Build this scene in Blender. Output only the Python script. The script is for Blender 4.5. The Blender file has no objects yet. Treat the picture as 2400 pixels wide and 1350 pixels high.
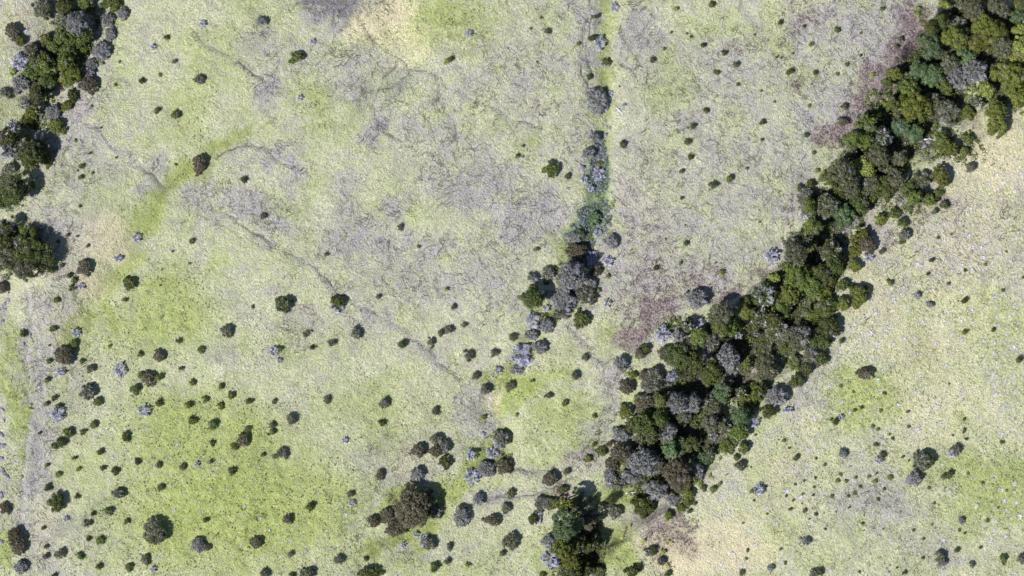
import bpy, math, random
import numpy as np

# ------------------------------------------------------------------ camera, sky, sun, exposure
scene = bpy.context.scene
CAM_H = 500.0
SC = 0.1                       # metres of ground for one pixel of the 2400 x 1350 survey picture
cam_data = bpy.data.cameras.new('camera')
cam = bpy.data.objects.new('camera', cam_data)
scene.collection.objects.link(cam)
cam.location = (0, 0, CAM_H)
cam_data.sensor_width = 36.0
cam_data.lens = 75.0
cam_data.clip_start = 1.0
cam_data.clip_end = 20000.0
scene.camera = cam

SUN_EL, SUN_AZ = math.radians(50), math.radians(212)     # azimuth of the sun itself, counted from +x towards +y
world = bpy.data.worlds.new('World')
scene.world = world
world.use_nodes = True
wn = world.node_tree.nodes; wl = world.node_tree.links
wn.clear()
sky = wn.new('ShaderNodeTexSky'); sky.sky_type = 'NISHITA'; sky.sun_disc = False
sky.sun_elevation = SUN_EL; sky.sun_rotation = math.radians(90) - SUN_AZ
sky.air_density = 1.0; sky.dust_density = 0.6
bg = wn.new('ShaderNodeBackground'); bg.inputs['Strength'].default_value = 0.06
wo = wn.new('ShaderNodeOutputWorld')
wl.new(sky.outputs[0], bg.inputs[0]); wl.new(bg.outputs[0], wo.inputs[0])
sl = bpy.data.lights.new('sun', 'SUN'); sl.energy = 4.6; sl.angle = math.radians(0.5); sl.color = (1.0, 0.965, 0.92)
so = bpy.data.objects.new('sun', sl); scene.collection.objects.link(so)
from mathutils import Vector
sd = Vector((math.cos(SUN_EL)*math.cos(SUN_AZ), math.cos(SUN_EL)*math.sin(SUN_AZ), math.sin(SUN_EL)))
so.rotation_euler = sd.to_track_quat('Z', 'Y').to_euler()
so.location = sd * 200
scene.view_settings.view_transform = 'Standard'
scene.view_settings.look = 'None'
scene.view_settings.gamma = 1.0
scene.view_settings.exposure = 0.95

# ------------------------------------------------------------------ helpers
def new_mesh(name, V, faces, tint=None, smooth=False):
    """faces: list of int arrays (n,3) or (n,4); tint: (nv,4)"""
    me = bpy.data.meshes.new(name)
    V = np.asarray(V, np.float32)
    me.vertices.add(len(V)); me.vertices.foreach_set('co', V.ravel())
    idx = []; starts = []; s = 0
    for f in faces:
        f = np.asarray(f, np.int32)
        if len(f) == 0: continue
        k = f.shape[1]
        idx.append(f.ravel()); starts.append(s + np.arange(len(f)) * k); s += f.size
    idx = np.concatenate(idx); starts = np.concatenate(starts)
    me.loops.add(len(idx)); me.loops.foreach_set('vertex_index', idx.astype(np.int32))
    me.polygons.add(len(starts)); me.polygons.foreach_set('loop_start', starts.astype(np.int32))
    if smooth: me.polygons.foreach_set('use_smooth', np.ones(len(starts), bool))
    if tint is not None:
        a = me.attributes.new('tint', 'FLOAT_COLOR', 'POINT')
        a.data.foreach_set('color', np.asarray(tint, np.float32).ravel())
    me.update(calc_edges=True)
    return me

def obj(name, me, mat, parent=None):
    o = bpy.data.objects.new(name, me)
    scene.collection.objects.link(o)
    if mat is not None and len(me.materials) == 0: me.materials.append(mat)
    if parent is not None: o.parent = parent
    return o

def lattice(seed, n=64):
    return np.random.default_rng(seed).random((n, n))
_lat = {}
def vnoise(x, y, seed):
    if seed not in _lat: _lat[seed] = lattice(seed)
    L = _lat[seed]; n = 64
    xi = np.floor(x).astype(int); yi = np.floor(y).astype(int)
    fx = x - xi; fy = y - yi
    fx = fx*fx*(3-2*fx); fy = fy*fy*(3-2*fy)
    a = L[xi % n, yi % n]; b = L[(xi+1) % n, yi % n]; c = L[xi % n, (yi+1) % n]; d = L[(xi+1) % n, (yi+1) % n]
    return (a*(1-fx)+b*fx)*(1-fy) + (c*(1-fx)+d*fx)*fy
def fbm(x, y, wl_, seed, oct_=4):
    s = 0; a = 1; t = 0
    for i in range(oct_):
        f = 2**i/wl_
        c, q = math.cos(i*0.7), math.sin(i*0.7)
        s = s + a*vnoise((x*c-y*q)*f+17.3*i, (x*q+y*c)*f-9.1*i, seed+i); t += a; a *= 0.5
    return s/t

def polydist(x, y, pts):
    """distance to a polyline and parameter of the nearest segment, all in metres"""
    best = np.full(np.shape(x), 1e9); par = np.zeros(np.shape(x))
    for i in range(len(pts)-1):
        ax, ay = pts[i]; bx, by = pts[i+1]
        dx, dy = bx-ax, by-ay
        t = np.clip(((x-ax)*dx+(y-ay)*dy)/(dx*dx+dy*dy), 0, 1)
        d = np.hypot(x-ax-t*dx, y-ay-t*dy)
        m = d < best
        best = np.where(m, d, best); par = np.where(m, i+t, par)
    return best, par
def W(px, py): return ((px-1200)*SC, (675-py)*SC)
def parse_line(s):
    v = [float(q) for q in s.split()]
    return [W(v[i], v[i+1]) for i in range(0, len(v), 2)]

# ------------------------------------------------------------------ terrain
RAVINE = [W(2420, -90), W(2330, 40), W(2230, 160), W(2130, 290), W(2050, 410), W(1960, 560), W(1880, 680), W(1760, 810), W(1660, 940), W(1580, 1060), W(1500, 1170), W(1400, 1260), W(1350, 1420)]
RAV_W = np.array([13, 12, 11, 10, 8, 7, 8, 10, 10, 9, 7, 5, 5.])
GULLY = [W(240, -60), W(170, 60), W(120, 190), W(55, 300), W(10, 430), W(0, 560), W(-20, 720)]
STREAM = [W(1425, -50), W(1420, 100), W(1415, 230), W(1415, 330), W(1400, 430), W(1395, 520), W(1370, 590), W(1330, 690), W(1250, 790), W(1190, 890), W(1140, 960)]
DRAIN = [W(600, 290), W(520, 340), W(460, 400), W(390, 450), W(330, 530), W(290, 610), W(230, 710), W(170, 780)]
DRAIN2 = [W(1180, 1020), W(1120, 1110), W(1030, 1180), W(960, 1270), W(860, 1320)]
def height(x, y):
    x = np.asarray(x, float); y = np.asarray(y, float)
    far = np.clip((np.hypot(x, y)-200)/1500, 0, 1)
    h = (fbm(x, y, 60, 11, 3)-0.5)*3.0*(1+6*far) + (fbm(x, y, 9, 21, 3)-0.5)*0.9
    d, p = polydist(x, y, RAVINE)
    w = np.interp(p, np.arange(len(RAV_W)), RAV_W) + (fbm(x, y, 8, 31, 2)-0.5)*4
    h = h - 5.5*np.clip(1-(d/w)**2, 0, 1)**0.8
    d, p = polydist(x, y, GULLY); h = h - 3.0*np.exp(-(d/7)**2)
    d, p = polydist(x, y, STREAM); h = h - 1.3*np.exp(-(d/2.6)**2)
    d, p = polydist(x, y, DRAIN); h = h - 1.1*np.exp(-(d/3.0)**2)
    d, p = polydist(x, y, DRAIN2); h = h - 1.0*np.exp(-(d/3.0)**2)
    return h
def ground_at(px, py, dz=0.0):
    """ground point under the crown that the survey camera sees at (px, py), crown middle dz above ground"""
    x, y = W(px, py); z = 0.0
    for _ in range(4):
        k = (CAM_H-(z+dz))/CAM_H
        xx, yy = x*k, y*k
        z = float(height(xx, yy))
    return xx, yy, z
# ------------------------------------------------------------------ ground cover map (pixels of the survey): x y rx ry rot strength
G = """560 1190 330 170 0 .95;480 1020 240 120 0 .8;390 740 130 110 0 .75;330 860 90 60 0 .4;1220 925 120 40 25 .9;1160 900 60 30 20 .9;1010 1160 190 38 28 1;1120 1080 90 40 40 1;1420 80 20 130 0 .6;1425 300 16 90 0 .45;
430 270 90 130 0 .55;760 250 90 45 -30 .6;520 110 130 90 0 .5;600 40 120 50 0 .4;30 930 28 190 0 .8;20 1290 18 70 0 .9;2020 940 110 80 20 .8;2330 1150 160 110 0 .75;2060 1300 160 60 -15 .35;1010 60 170 80 0 .75;1560 210 80 50 0 .5;900 200 80 50 0 .5;
1320 1010 110 90 0 .6;1440 1310 60 70 0 .8;1460 1160 60 50 0 .8;1470 1020 20 30 0 .5;1410 470 32 80 0 .9;1370 540 30 40 30 1;1330 600 40 60 0 .7;1440 770 40 60 0 .6;980 1330 150 40 0 .6;1300 1300 90 80 0 .6;900 1000 150 120 0 .5;140 430 60 50 0 .4;60 400 40 20 0 .7;
1560 130 40 40 0 .5;1640 80 80 30 0 .4;2300 740 90 80 0 .5;2120 880 90 60 0 .4;1880 180 30 40 0 .5;560 560 60 40 0 .3;690 590 60 30 0 .4;1180 590 30 20 0 .5;1130 280 80 40 0 .4;260 720 60 30 -45 .9;290 660 50 25 -20 .9;1860 1240 90 60 0 .4;1680 430 40 30 0 .4;1240 330 40 30 0 .5;790 1200 120 90 0 .6;
180 1100 60 90 0 .5;1560 340 60 60 0 .35;2180 700 60 50 0 .4;690 480 60 30 0 .5;1750 540 50 40 0 .4;1850 430 60 50 0 .3;150 940 60 60 0 .3;240 480 60 60 0 .35;700 800 120 60 0 .35;1040 500 60 40 0 .3"""
L = """625 215 40 55 0 .9;600 100 50 45 0 .65;575 160 40 12 -35 .8;1110 430 110 55 0 .9;1250 520 100 70 0 .85;870 190 100 60 20 .7;840 150 60 40 0 .6;890 290 30 60 0 .8;780 22 90 28 0 1;820 60 50 20 0 .7;500 470 60 50 0 .6;620 490 80 55 0 .85;850 560 90 60 0 .85;
1490 100 50 80 0 .8;1650 420 260 330 0 .42;2080 90 130 110 0 .8;1200 230 200 220 0 .3;1500 560 120 200 0 .6;160 300 90 260 0 .6;140 560 90 160 0 .6;1960 250 90 120 30 .7;1880 430 60 120 20 .7;2250 560 200 120 0 .55;120 780 80 160 0 .55;350 410 25 30 0 .8;640 350 30 40 -45 .9;700 390 30 15 -40 .8;600 400 90 50 0 .3;1700 170 120 60 0 .5;1900 100 60 100 0 .5;1120 960 45 70 0 .9;1395 1010 35 120 -20 .8;1440 880 40 60 0 .6;1520 1230 60 60 0 .7;1590 690 60 30 0 .4;960 1080 60 60 0 .4;1140 1000 25 40 0 .6;60 900 26 220 0 .8;75 1050 55 330 0 .7;110 900 50 100 0 .5;60 1100 30 130 0 1;90 760 50 90 0 .5;700 760 60 40 0 .6;860 720 60 60 0 .5;
1010 640 130 80 0 .5;1060 350 120 60 0 .5;950 190 40 30 0 .8;930 210 20 40 0 .7;1370 90 22 130 0 .8;1000 330 60 90 0 .5;1350 330 60 90 0 .4;1760 330 150 120 0 .3;1500 330 50 80 0 .4;1620 640 120 60 0 .6;1830 450 60 80 0 .5;2200 540 120 80 0 .5;2120 620 60 60 0 .4;2280 620 80 40 0 .5;
900 1110 60 70 0 .7;850 1220 40 60 0 .6;960 1310 50 30 0 .7;920 480 30 30 0 .8;1320 100 60 90 0 .4;1150 640 80 120 0 .5;1000 560 80 30 0 .6;800 480 40 60 0 .5;1180 180 120 60 0 .4;1440 600 30 60 0 .5;1950 30 90 40 0 .5;2080 100 60 60 0 .6;150 700 70 100 0 .3;130 160 60 300 10 .4;
170 500 60 160 0 .5;180 1250 60 50 0 .4;1500 450 60 60 0 .4;700 150 70 40 0 .5;760 130 100 50 0 .4;1650 250 60 40 0 .3;540 520 60 30 0 .6;1780 240 40 30 0 .4;2080 1180 110 60 0 .5;2050 1090 60 40 0 .3;1900 900 60 90 0 .4;2200 1300 120 40 0 .3"""
R = """1540 720 40 48 0 .95;1495 770 40 32 0 .95;1620 650 90 30 15 .5;1800 620 40 40 0 .5;1700 690 60 16 10 .9;1730 672 26 10 0 .8;1500 700 70 50 0 .4;2150 60 40 70 0 .75;2125 130 45 50 30 .85;2070 180 40 50 40 1;2030 235 35 45 40 1;1995 280 32 40 40 .9;1955 320 34 36 40 1;1880 600 30 30 0 .4;1850 500 20 60 0 .5;1790 640 50 20 20 .6;1560 690 30 40 0 .6;1580 1260 70 40 -20 .6;1545 1300 40 50 0 .5;2195 490 40 16 0 .8;1370 1080 70 26 20 .55;1400 1000 16 50 0 .4;
2090 570 18 26 0 .6;2160 490 60 25 0 .5;2290 300 30 30 0 .5;1760 850 30 50 -20 1;1740 890 30 30 0 .9;1890 30 50 40 0 .5;1310 1160 30 25 0 .7;55 540 20 30 0 .4;1870 200 30 25 0 .6;1720 130 40 35 0 .4;1820 90 40 40 0 .4;110 560 30 100 0 .35;1530 530 60 90 0 .3;1600 1220 40 20 -20 .8;100 340 50 60 0 .35;1530 640 60 60 0 .4;1275 250 50 30 0 .35;2140 520 30 30 0 .4"""
T = """250 560 70 70 0 .8;1560 560 120 180 0 .35;2080 120 110 90 0 .3;1250 800 200 160 0 .25;210 660 70 50 0 .75;150 760 60 60 0 .5;190 250 50 120 0 .35;2000 630 40 60 20 .7;2000 560 30 40 0 .4;1650 1290 150 70 0 .95;1600 1330 80 40 0 .9;905 45 55 60 0 .95;870 60 30 50 0 .7;2340 360 110 90 0 .8;2250 440 90 50 0 .6;2160 820 120 80 0 .6;2050 720 80 80 20 .6;2280 520 140 120 0 .55;1830 1080 80 60 30 .6;1140 940 40 30 0 .7;1165 950 14 60 0 .6;
700 730 60 50 0 .4;860 60 30 40 0 .5;100 1240 70 60 0 .6;120 1180 50 60 0 .5;2200 930 160 90 0 .4;960 1080 60 60 0 .5;1400 800 60 120 0 .4;470 590 60 30 0 .3;2160 1000 90 60 0 .4;2330 500 90 90 0 .4;930 1000 60 40 0 .4;1300 940 50 40 0 .3;1490 470 70 60 0 .4;1850 1180 150 90 0 .4;2120 1180 60 60 0 .3;1440 700 40 60 0 .4;60 40 60 40 0 .6;120 620 90 60 0 .5;1310 1200 20 40 0 .8;830 40 30 30 0 .4;1770 1060 100 60 20 .35"""  # tan ground, and pale patches painting in the bright exposure hotspots
S = """915 40 70 60 0 1;860 60 50 40 0 .8;960 110 60 60 0 .7;1060 120 140 80 0 .35;1650 1290 150 60 0 1;1600 1330 90 40 0 1;1740 1240 120 70 0 .5;2250 640 220 240 30 .5;2110 760 70 120 20 .4;1900 980 40 50 0 .5;2200 950 220 140 0 .45;2340 380 110 110 0 .6;2320 1000 120 90 0 .4;1980 1000 60 90 0 .3;700 790 90 60 0 .3;480 1240 200 60 0 .15;1165 950 12 45 0 .45;560 1240 200 100 0 .2;1150 860 60 40 0 .25;740 600 120 60 0 .2;2050 880 90 60 0 .3"""  # bleached grass, plus bright exposure hotspots painted in as pale colour
M = """785 15 95 30 0 1;740 40 50 30 0 .6;820 45 40 20 0 .7;612 50 20 18 0 .5;1900 20 60 40 0 .35;890 290 22 50 0 .55;905 240 20 30 0 .6;930 205 35 14 0 .7;850 190 45 50 0 .5;625 225 30 35 0 .55;645 350 24 40 -30 .6;580 165 40 12 -35 .6;1110 440 80 40 0 .45;1230 510 60 60 0 .45;860 570 70 50 0 .45;620 480 50 40 0 .4;1370 100 14 100 0 .6;1020 350 30 70 20 .35;60 1010 14 110 0 .6;65 1100 20 80 0 .6;1070 540 60 50 0 .35;780 650 60 50 0 .25;2120 130 40 50 0 .7;2040 250 40 60 30 .7;1840 540 20 60 0 .6;1880 420 30 40 0 .5;1940 350 30 30 0 .5;1480 110 40 60 0 .5;1330 230 30 40 0 .3"""
K = """1402 430 34 70 0 .95;1395 510 40 60 0 1;1420 250 16 60 0 .5;1370 545 40 30 0 .9;1330 640 40 40 0 .5;1410 360 16 30 0 .5;1320 600 30 40 0 .4;475 60 30 25 0 .6;620 45 30 22 0 .5;570 70 60 50 0 .25;1010 1170 60 14 20 .5;930 270 18 10 0 .4"""
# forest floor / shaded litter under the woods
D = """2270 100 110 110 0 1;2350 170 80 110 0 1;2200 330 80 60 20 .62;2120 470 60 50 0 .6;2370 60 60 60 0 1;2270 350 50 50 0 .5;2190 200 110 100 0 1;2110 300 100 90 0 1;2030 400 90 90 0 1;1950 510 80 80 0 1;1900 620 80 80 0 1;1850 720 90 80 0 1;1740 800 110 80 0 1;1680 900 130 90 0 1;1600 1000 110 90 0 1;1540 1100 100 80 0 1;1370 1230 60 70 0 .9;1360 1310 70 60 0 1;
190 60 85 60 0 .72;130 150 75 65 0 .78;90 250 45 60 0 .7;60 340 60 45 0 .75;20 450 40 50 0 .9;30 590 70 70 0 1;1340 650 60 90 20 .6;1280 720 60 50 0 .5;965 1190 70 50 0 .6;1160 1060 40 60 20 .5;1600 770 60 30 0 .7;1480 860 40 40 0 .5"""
SPECK = """1350 200 700 300 0 .3;1700 250 350 300 0 .5"""
LINES = ["460 90 490 115 530 128 560 140 580 160 600 175 625 190 632 197", "840 40 850 60 880 95 905 125 960 160 1020 175 1070 215 1130 245 1200 280 1270 302",
 "1080 290 1010 240 1040 215", "200 285 240 310 262 342 300 365 330 385 345 410 390 440", "596 550 640 575 680 600 740 632 790 680 850 720 890 738 960 790 1040 862 1080 884",
 "1330 760 1368 800 1385 835 1420 858 1450 840", "1205 1105 1240 1110 1290 1105", "1140 1168 1200 1165 1260 1162 1325 1140", "505 370 530 350 560 342 620 347 660 380 700 398 720 410",
 "930 160 905 180 870 240 885 300 940 330", "1020 175 1032 220 1045 260 1065 300 1080 350", "610 560 560 520 530 500 490 480", "1390 180 1372 120 1380 60 1388 -20", "1384 230 1368 180 1362 120 1372 40"]
FURROW = ["40 720 60 800 70 900 75 1000 60 1110 50 1200 30 1300 20 1380", "60 660 80 760 100 860 112 960", "1152 880 1148 940 1140 1000", "2120 640 2040 720 1980 800 1940 860", "1920 520 1850 500 1835 560 1800 640"]

def parse(s):
    out = []
    for e in s.replace('\n', '').split(';'):
        if e.strip(): out.append([float(q) for q in e.split()])
    return out
def cover(x, y, s):
    m = np.zeros(np.shape(x))
    for px, py, rx, ry, rot, a in parse(s):
        cx, cy = W(px, py); r = math.radians(rot)
        dx = x-cx; dy = y-cy
        u = (dx*math.cos(r)+dy*math.sin(r))/(rx*SC); v = (-dx*math.sin(r)+dy*math.cos(r))/(ry*SC)
        m = np.maximum(m, a*np.exp(-(u*u+v*v)**1.3*0.75))
    return m
def axis(half, step):
    a = list(np.arange(-half, half+step/2, step))
    d = step; out = half; right = []
    while out < 4000:
        d *= 1.35; out += d; right.append(out)
    return np.array([-q for q in reversed(right)] + a + right)
gx = axis(133, 0.42); gy = axis(79, 0.42)
X, Y = np.meshgrid(gx, gy)
Z = height(X, Y)
wx = X + (fbm(X, Y, 7, 71, 3)-0.5)*9; wy = Y + (fbm(X, Y, 7, 81, 3)-0.5)*9
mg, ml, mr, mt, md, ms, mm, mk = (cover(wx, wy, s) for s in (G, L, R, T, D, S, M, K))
dd, _ = polydist(wx*0.6+X*0.4, wy*0.6+Y*0.4, DRAIN); mg = np.maximum(mg, 0.85*np.exp(-(dd/(2.4+4*fbm(X, Y, 11, 62, 2)))**2)*np.clip(fbm(X, Y, 5, 64, 3)*2.2-0.15, 0, 1)); dark = 0.5*np.exp(-(dd/2.4)**2)*np.clip(fbm(X, Y, 9, 61, 3)*2.4-0.5, 0, 1)
dd, _ = polydist(X, Y, STREAM); mg = np.maximum(mg, 0.75*np.exp(-(dd/(1+3*fbm(X, Y, 7, 67, 2)))**2)*np.clip(fbm(X, Y, 4, 69, 3)*2.2, 0, 1)); dark = np.maximum(dark, 0.6*np.exp(-(dd/2)**2)*np.clip(fbm(X, Y, 4, 60, 3)*2.2-0.3, 0, 1))
dd, _ = polydist(wx, wy, DRAIN2); mg = np.maximum(mg, 0.85*np.exp(-(dd/(1.2+4*fbm(X, Y, 9, 66, 2)))**2)*np.clip(fbm(X, Y, 5, 68, 3)*2.2-0.1, 0, 1)); dark = np.maximum(dark, 0.8*np.exp(-(dd/3)**2)*np.clip(fbm(X, Y, 8, 63, 3)*2-0.3, 0, 1))
line = np.zeros(X.shape)
jx = X+(fbm(X, Y, 3, 91, 2)-0.5)*2.0; jy = Y+(fbm(X, Y, 3, 95, 2)-0.5)*2.0
for s in LINES:
    d, _ = polydist(jx, jy, parse_line(s))
    line = np.maximum(line, np.exp(-(d/0.33)**2)*(0.35+0.65*fbm(X, Y, 5, 97, 2)))
    ml = np.maximum(ml, 0.45*np.exp(-(d/1.3)**2))
Z = Z - 0.4*line + (fbm(X, Y, 1.7, 33, 2)-0.5)*0.45*(0.35+mg)
furrow = np.zeros(X.shape)
for s in FURROW:
    d, _ = polydist(jx, jy, parse_line(s)); furrow = np.maximum(furrow, np.exp(-(d/0.5)**2))
Z = Z - 0.2*furrow
nx, ny = len(gx), len(gy)
V = np.stack([X.ravel(), Y.ravel(), Z.ravel()], 1)
ii, jj = np.meshgrid(np.arange(nx-1), np.arange(ny-1))
a0 = (jj*nx+ii).ravel()
F = np.stack([a0, a0+1, a0+1+nx, a0+nx], 1)
ground_me = new_mesh('ground', V, [F], None, True)
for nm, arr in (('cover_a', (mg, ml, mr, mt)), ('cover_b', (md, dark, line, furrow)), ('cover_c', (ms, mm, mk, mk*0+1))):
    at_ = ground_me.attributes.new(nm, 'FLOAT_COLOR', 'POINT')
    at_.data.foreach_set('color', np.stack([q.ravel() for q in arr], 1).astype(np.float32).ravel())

# ------------------------------------------------------------------ materials
class NT:
    def __init__(s, name):
        s.m = bpy.data.materials.new(name); s.m.use_nodes = True
        s.n = s.m.node_tree.nodes; s.l = s.m.node_tree.links; s.n.clear()
    def node(s, t, **kw):
        n = s.n.new(t)
        for k, v in kw.items():
            if k in n.inputs: n.inputs[k].default_value = v
            else: setattr(n, k, v)
        return n
    def noise(s, scale, detail=3, rough=0.55, dist=0.0):
        n = s.node('ShaderNodeTexNoise'); n.inputs['Scale'].default_value = scale; n.inputs['Detail'].default_value = detail
        n.inputs['Roughness'].default_value = rough; n.inputs['Distortion'].default_value = dist
        s.l.new(s.co, n.inputs['Vector']); return n.outputs[0]
    def math(s, op, a, b=None, c=None, clamp=False):
        n = s.node('ShaderNodeMath', operation=op); n.use_clamp = clamp
        for i, q in enumerate((a, b, c)):
            if q is None: continue
            if isinstance(q, (int, float)): n.inputs[i].default_value = q
            else: s.l.new(q, n.inputs[i])
        return n.outputs[0]
    def step(s, v, lo, hi):
        n = s.node('ShaderNodeMapRange'); n.interpolation_type = 'SMOOTHSTEP'
        n.inputs['From Min'].default_value = lo; n.inputs['From Max'].default_value = hi
        s.l.new(v, n.inputs['Value']); return n.outputs[0]
    def mix(s, f, a, b):
        n = s.node('ShaderNodeMix'); n.data_type = 'RGBA'
        if isinstance(f, (int, float)): n.inputs[0].default_value = f
        else: s.l.new(f, n.inputs[0])
        for i, q in ((6, a), (7, b)):
            if isinstance(q, tuple): n.inputs[i].default_value = (*q, 1)
            else: s.l.new(q, n.inputs[i])
        return n.outputs[2]
    def attr(s, name):
        a = s.node('ShaderNodeAttribute'); a.attribute_name = name
        sp = s.node('ShaderNodeSeparateColor'); s.l.new(a.outputs['Color'], sp.inputs[0])
        return sp.outputs[0], sp.outputs[1], sp.outputs[2], a.outputs['Alpha']

def ground_material():
    t = NT('meadow_ground')
    tc = t.node('ShaderNodeTexCoord'); t.co = tc.outputs['Object']
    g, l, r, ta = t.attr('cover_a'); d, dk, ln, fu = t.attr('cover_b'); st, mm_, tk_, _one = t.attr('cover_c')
    n_big = t.noise(0.09, 4, 0.6); n_mid = t.noise(0.42, 5, 0.62, 0.6); n_fine = t.noise(2.3, 4, 0.7); n_vf = t.noise(6.0, 3, 0.7); n_f2 = t.noise(1.5, 5, 0.8, 0.3)
    n_patch = t.noise(0.17, 7, 0.68, 0.5); n_vein = t.noise(0.13, 5, 0.6, 1.2); n_vein2 = t.noise(0.31, 4, 0.6, 0.8); n_clump = t.noise(0.8, 4, 0.7, 0.8)
    rag = t.math('SUBTRACT', t.math('ADD', t.math('MULTIPLY', n_mid, 0.7), t.math('MULTIPLY', n_fine, 0.5)), 0.6)   # about -0.4 .. 0.4
    # pale straw green base with lavender grey dead blades between
    pale = t.mix(t.step(n_fine, 0.35, 0.65), P_PALE1, P_PALE2)
    pale = t.mix(t.step(n_big, 0.35, 0.7), pale, t.mix(0.5, pale, P_YG))
    lav = t.mix(t.step(n_vf, 0.35, 0.62), P_LAV2, P_LAV1)
    lavf = t.step(t.math('ADD', t.math('ADD', t.math('MULTIPLY', l, 0.80), t.math('MULTIPLY', t.math('SUBTRACT', n_f2, 0.5), 3.0)), t.math('MULTIPLY', t.math('SUBTRACT', n_patch, 0.5), 2.6)), -0.24, 0.82)
    col = t.mix(t.math('MULTIPLY', lavf, 0.9), pale, lav)
    grn = t.mix(t.step(n_mid, 0.35, 0.65), P_GRN1, P_GRN2)
    grn = t.mix(t.step(n_fine, 0.42, 0.7), grn, P_GRN3)
    gf = t.step(t.math('ADD', t.math('ADD', g, t.math('MULTIPLY', rag, 0.9)), t.math('MULTIPLY', t.math('SUBTRACT', n_patch, 0.5), 1.1)), 0.08, 0.95)
    col = t.mix(t.math('MULTIPLY', gf, 0.88), col, grn)
    # bleached dry grass; also paints bright exposure hotspots into the ground colour
    straw_hotspot = t.mix(t.step(n_fine, 0.36, 0.66), (.50, .45, .25), (.76, .72, .48))
    col = t.mix(t.math('MULTIPLY', t.step(t.math('ADD', st, t.math('MULTIPLY', rag, 1.2)), 0.15, 1.05), 0.85), col, straw_hotspot)
    # dark dry heather-like patches
    dkp = t.mix(t.step(n_vf, 0.36, 0.66), (.075, .07, .085), (.24, .225, .26))
    mf = t.step(t.math('ADD', t.math('ADD', mm_, t.math('MULTIPLY', rag, 1.8)), t.math('MULTIPLY', t.math('SUBTRACT', n_patch, 0.5), 1.6)), 0.35, 0.95)
    col = t.mix(t.math('MULTIPLY', mf, 0.75), col, dkp)
    # scattered dark clumps of dead stalks a metre or two wide
    cf = t.math('MULTIPLY', t.step(n_clump, 0.60, 0.74), t.step(t.math('ADD', l, t.math('SUBTRACT', n_patch, 0.5)), 0.0, 0.6))
    col = t.mix(t.math('MULTIPLY', cf, 0.55), col, dkp)
    col = t.mix(t.math('MULTIPLY', t.step(n_clump, 0.52, 0.36), 0.30), col, P_GRN1)
    tan = t.mix(t.step(n_fine, 0.35, 0.68), P_TAN1, P_TAN2)
    tf = t.step(t.math('ADD', ta, t.math('MULTIPLY', rag, 0.9)), 0.2, 1.0)
    col = t.mix(t.math('MULTIPLY', tf, 0.8), col, tan)
    red = t.mix(t.step(n_fine, 0.35, 0.62), P_RED1, P_RED2)
    rf = t.step(t.math('ADD', r, t.math('MULTIPLY', rag, 1.8)), 0.22, 0.75)
    col = t.mix(t.math('MULTIPLY', rf, 0.78), col, red)
    teal = t.mix(t.step(n_fine, 0.36, 0.64), (.075, .13, .075), (.17, .25, .19))
    col = t.mix(t.math('MULTIPLY', t.step(t.math('ADD', tk_, t.math('MULTIPLY', rag, 1.0)), 0.2, 0.95), 0.8), col, teal)
    deep = t.mix(t.step(n_fine, 0.3, 0.65), P_DG1, P_DG2)
    col = t.mix(t.step(t.math('ADD', dk, t.math('MULTIPLY', rag, 0.6)), 0.2, 0.9), col, deep)
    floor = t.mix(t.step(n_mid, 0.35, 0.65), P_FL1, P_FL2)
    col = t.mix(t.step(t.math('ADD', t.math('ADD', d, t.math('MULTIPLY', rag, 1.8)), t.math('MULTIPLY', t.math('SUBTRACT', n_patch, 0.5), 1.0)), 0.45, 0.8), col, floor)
    # dark seed heads and bare specks between the blades
    sp = t.math('MULTIPLY', t.step(n_vf, 0.50, 0.62), t.step(n_fine, 0.46, 0.60))
    spm = t.math('ADD', 0.62, t.math('MULTIPLY', lavf, 0.6))
    col = t.mix(t.math('MULTIPLY', t.math('MULTIPLY', sp, spm), t.math('SUBTRACT', 1.0, t.math('MULTIPLY', gf, 0.7))), col, P_SPK)
    # fine branching cracks and animal trails worn into the drier ground
    v1 = t.math('SUBTRACT', 1.0, t.step(t.math('ABSOLUTE', t.math('SUBTRACT', n_vein, 0.5)), 0.0, 0.011))
    v2 = t.math('SUBTRACT', 1.0, t.step(t.math('ABSOLUTE', t.math('SUBTRACT', n_vein2, 0.48)), 0.0, 0.015))
    vm = t.math('MULTIPLY', t.step(t.math('ADD', l, t.math('MULTIPLY', t.math('SUBTRACT', n_big, 0.5), 1.6)), -0.05, 0.45), t.step(n_mid, 0.36, 0.55))
    vein = t.math('MULTIPLY', t.math('MAXIMUM', v1, t.math('MULTIPLY', v2, 0.7)), vm)
    col = t.mix(t.math('MULTIPLY', vein, 0.75), col, P_SPK)
    col = t.mix(t.math('MULTIPLY', t.step(ln, 0.25, 0.8), 0.8), col, P_SPK)
    col = t.mix(t.math('MULTIPLY', t.step(fu, 0.2, 0.9), 0.3), col, P_LAV1)
    b = t.math('ADD', t.math('ADD', t.math('MULTIPLY', n_fine, 1.0), t.math('MULTIPLY', n_mid, 1.2)), t.math('MULTIPLY', n_vf, 0.45))
    b = t.math('ADD', b, t.math('MULTIPLY', n_clump, 0.8)); b = t.math('SUBTRACT', b, t.math('MULTIPLY', vein, 0.5))
    bump = t.node('ShaderNodeBump'); bump.inputs['Strength'].default_value = 1.0; bump.inputs['Distance'].default_value = 0.5
    t.l.new(b, bump.inputs['Height'])
    bs = t.node('ShaderNodeBsdfPrincipled'); bs.inputs['Roughness'].default_value = 0.95; bs.inputs['Specular IOR Level'].default_value = 0.15
    t.l.new(col, bs.inputs['Base Color']); t.l.new(bump.outputs[0], bs.inputs['Normal'])
    o = t.node('ShaderNodeOutputMaterial'); t.l.new(bs.outputs[0], o.inputs[0])
    return t.m
P_PALE1 = (.235, .25, .145); P_PALE2 = (.56, .555, .42); P_YG = (.31, .37, .11)
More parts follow.
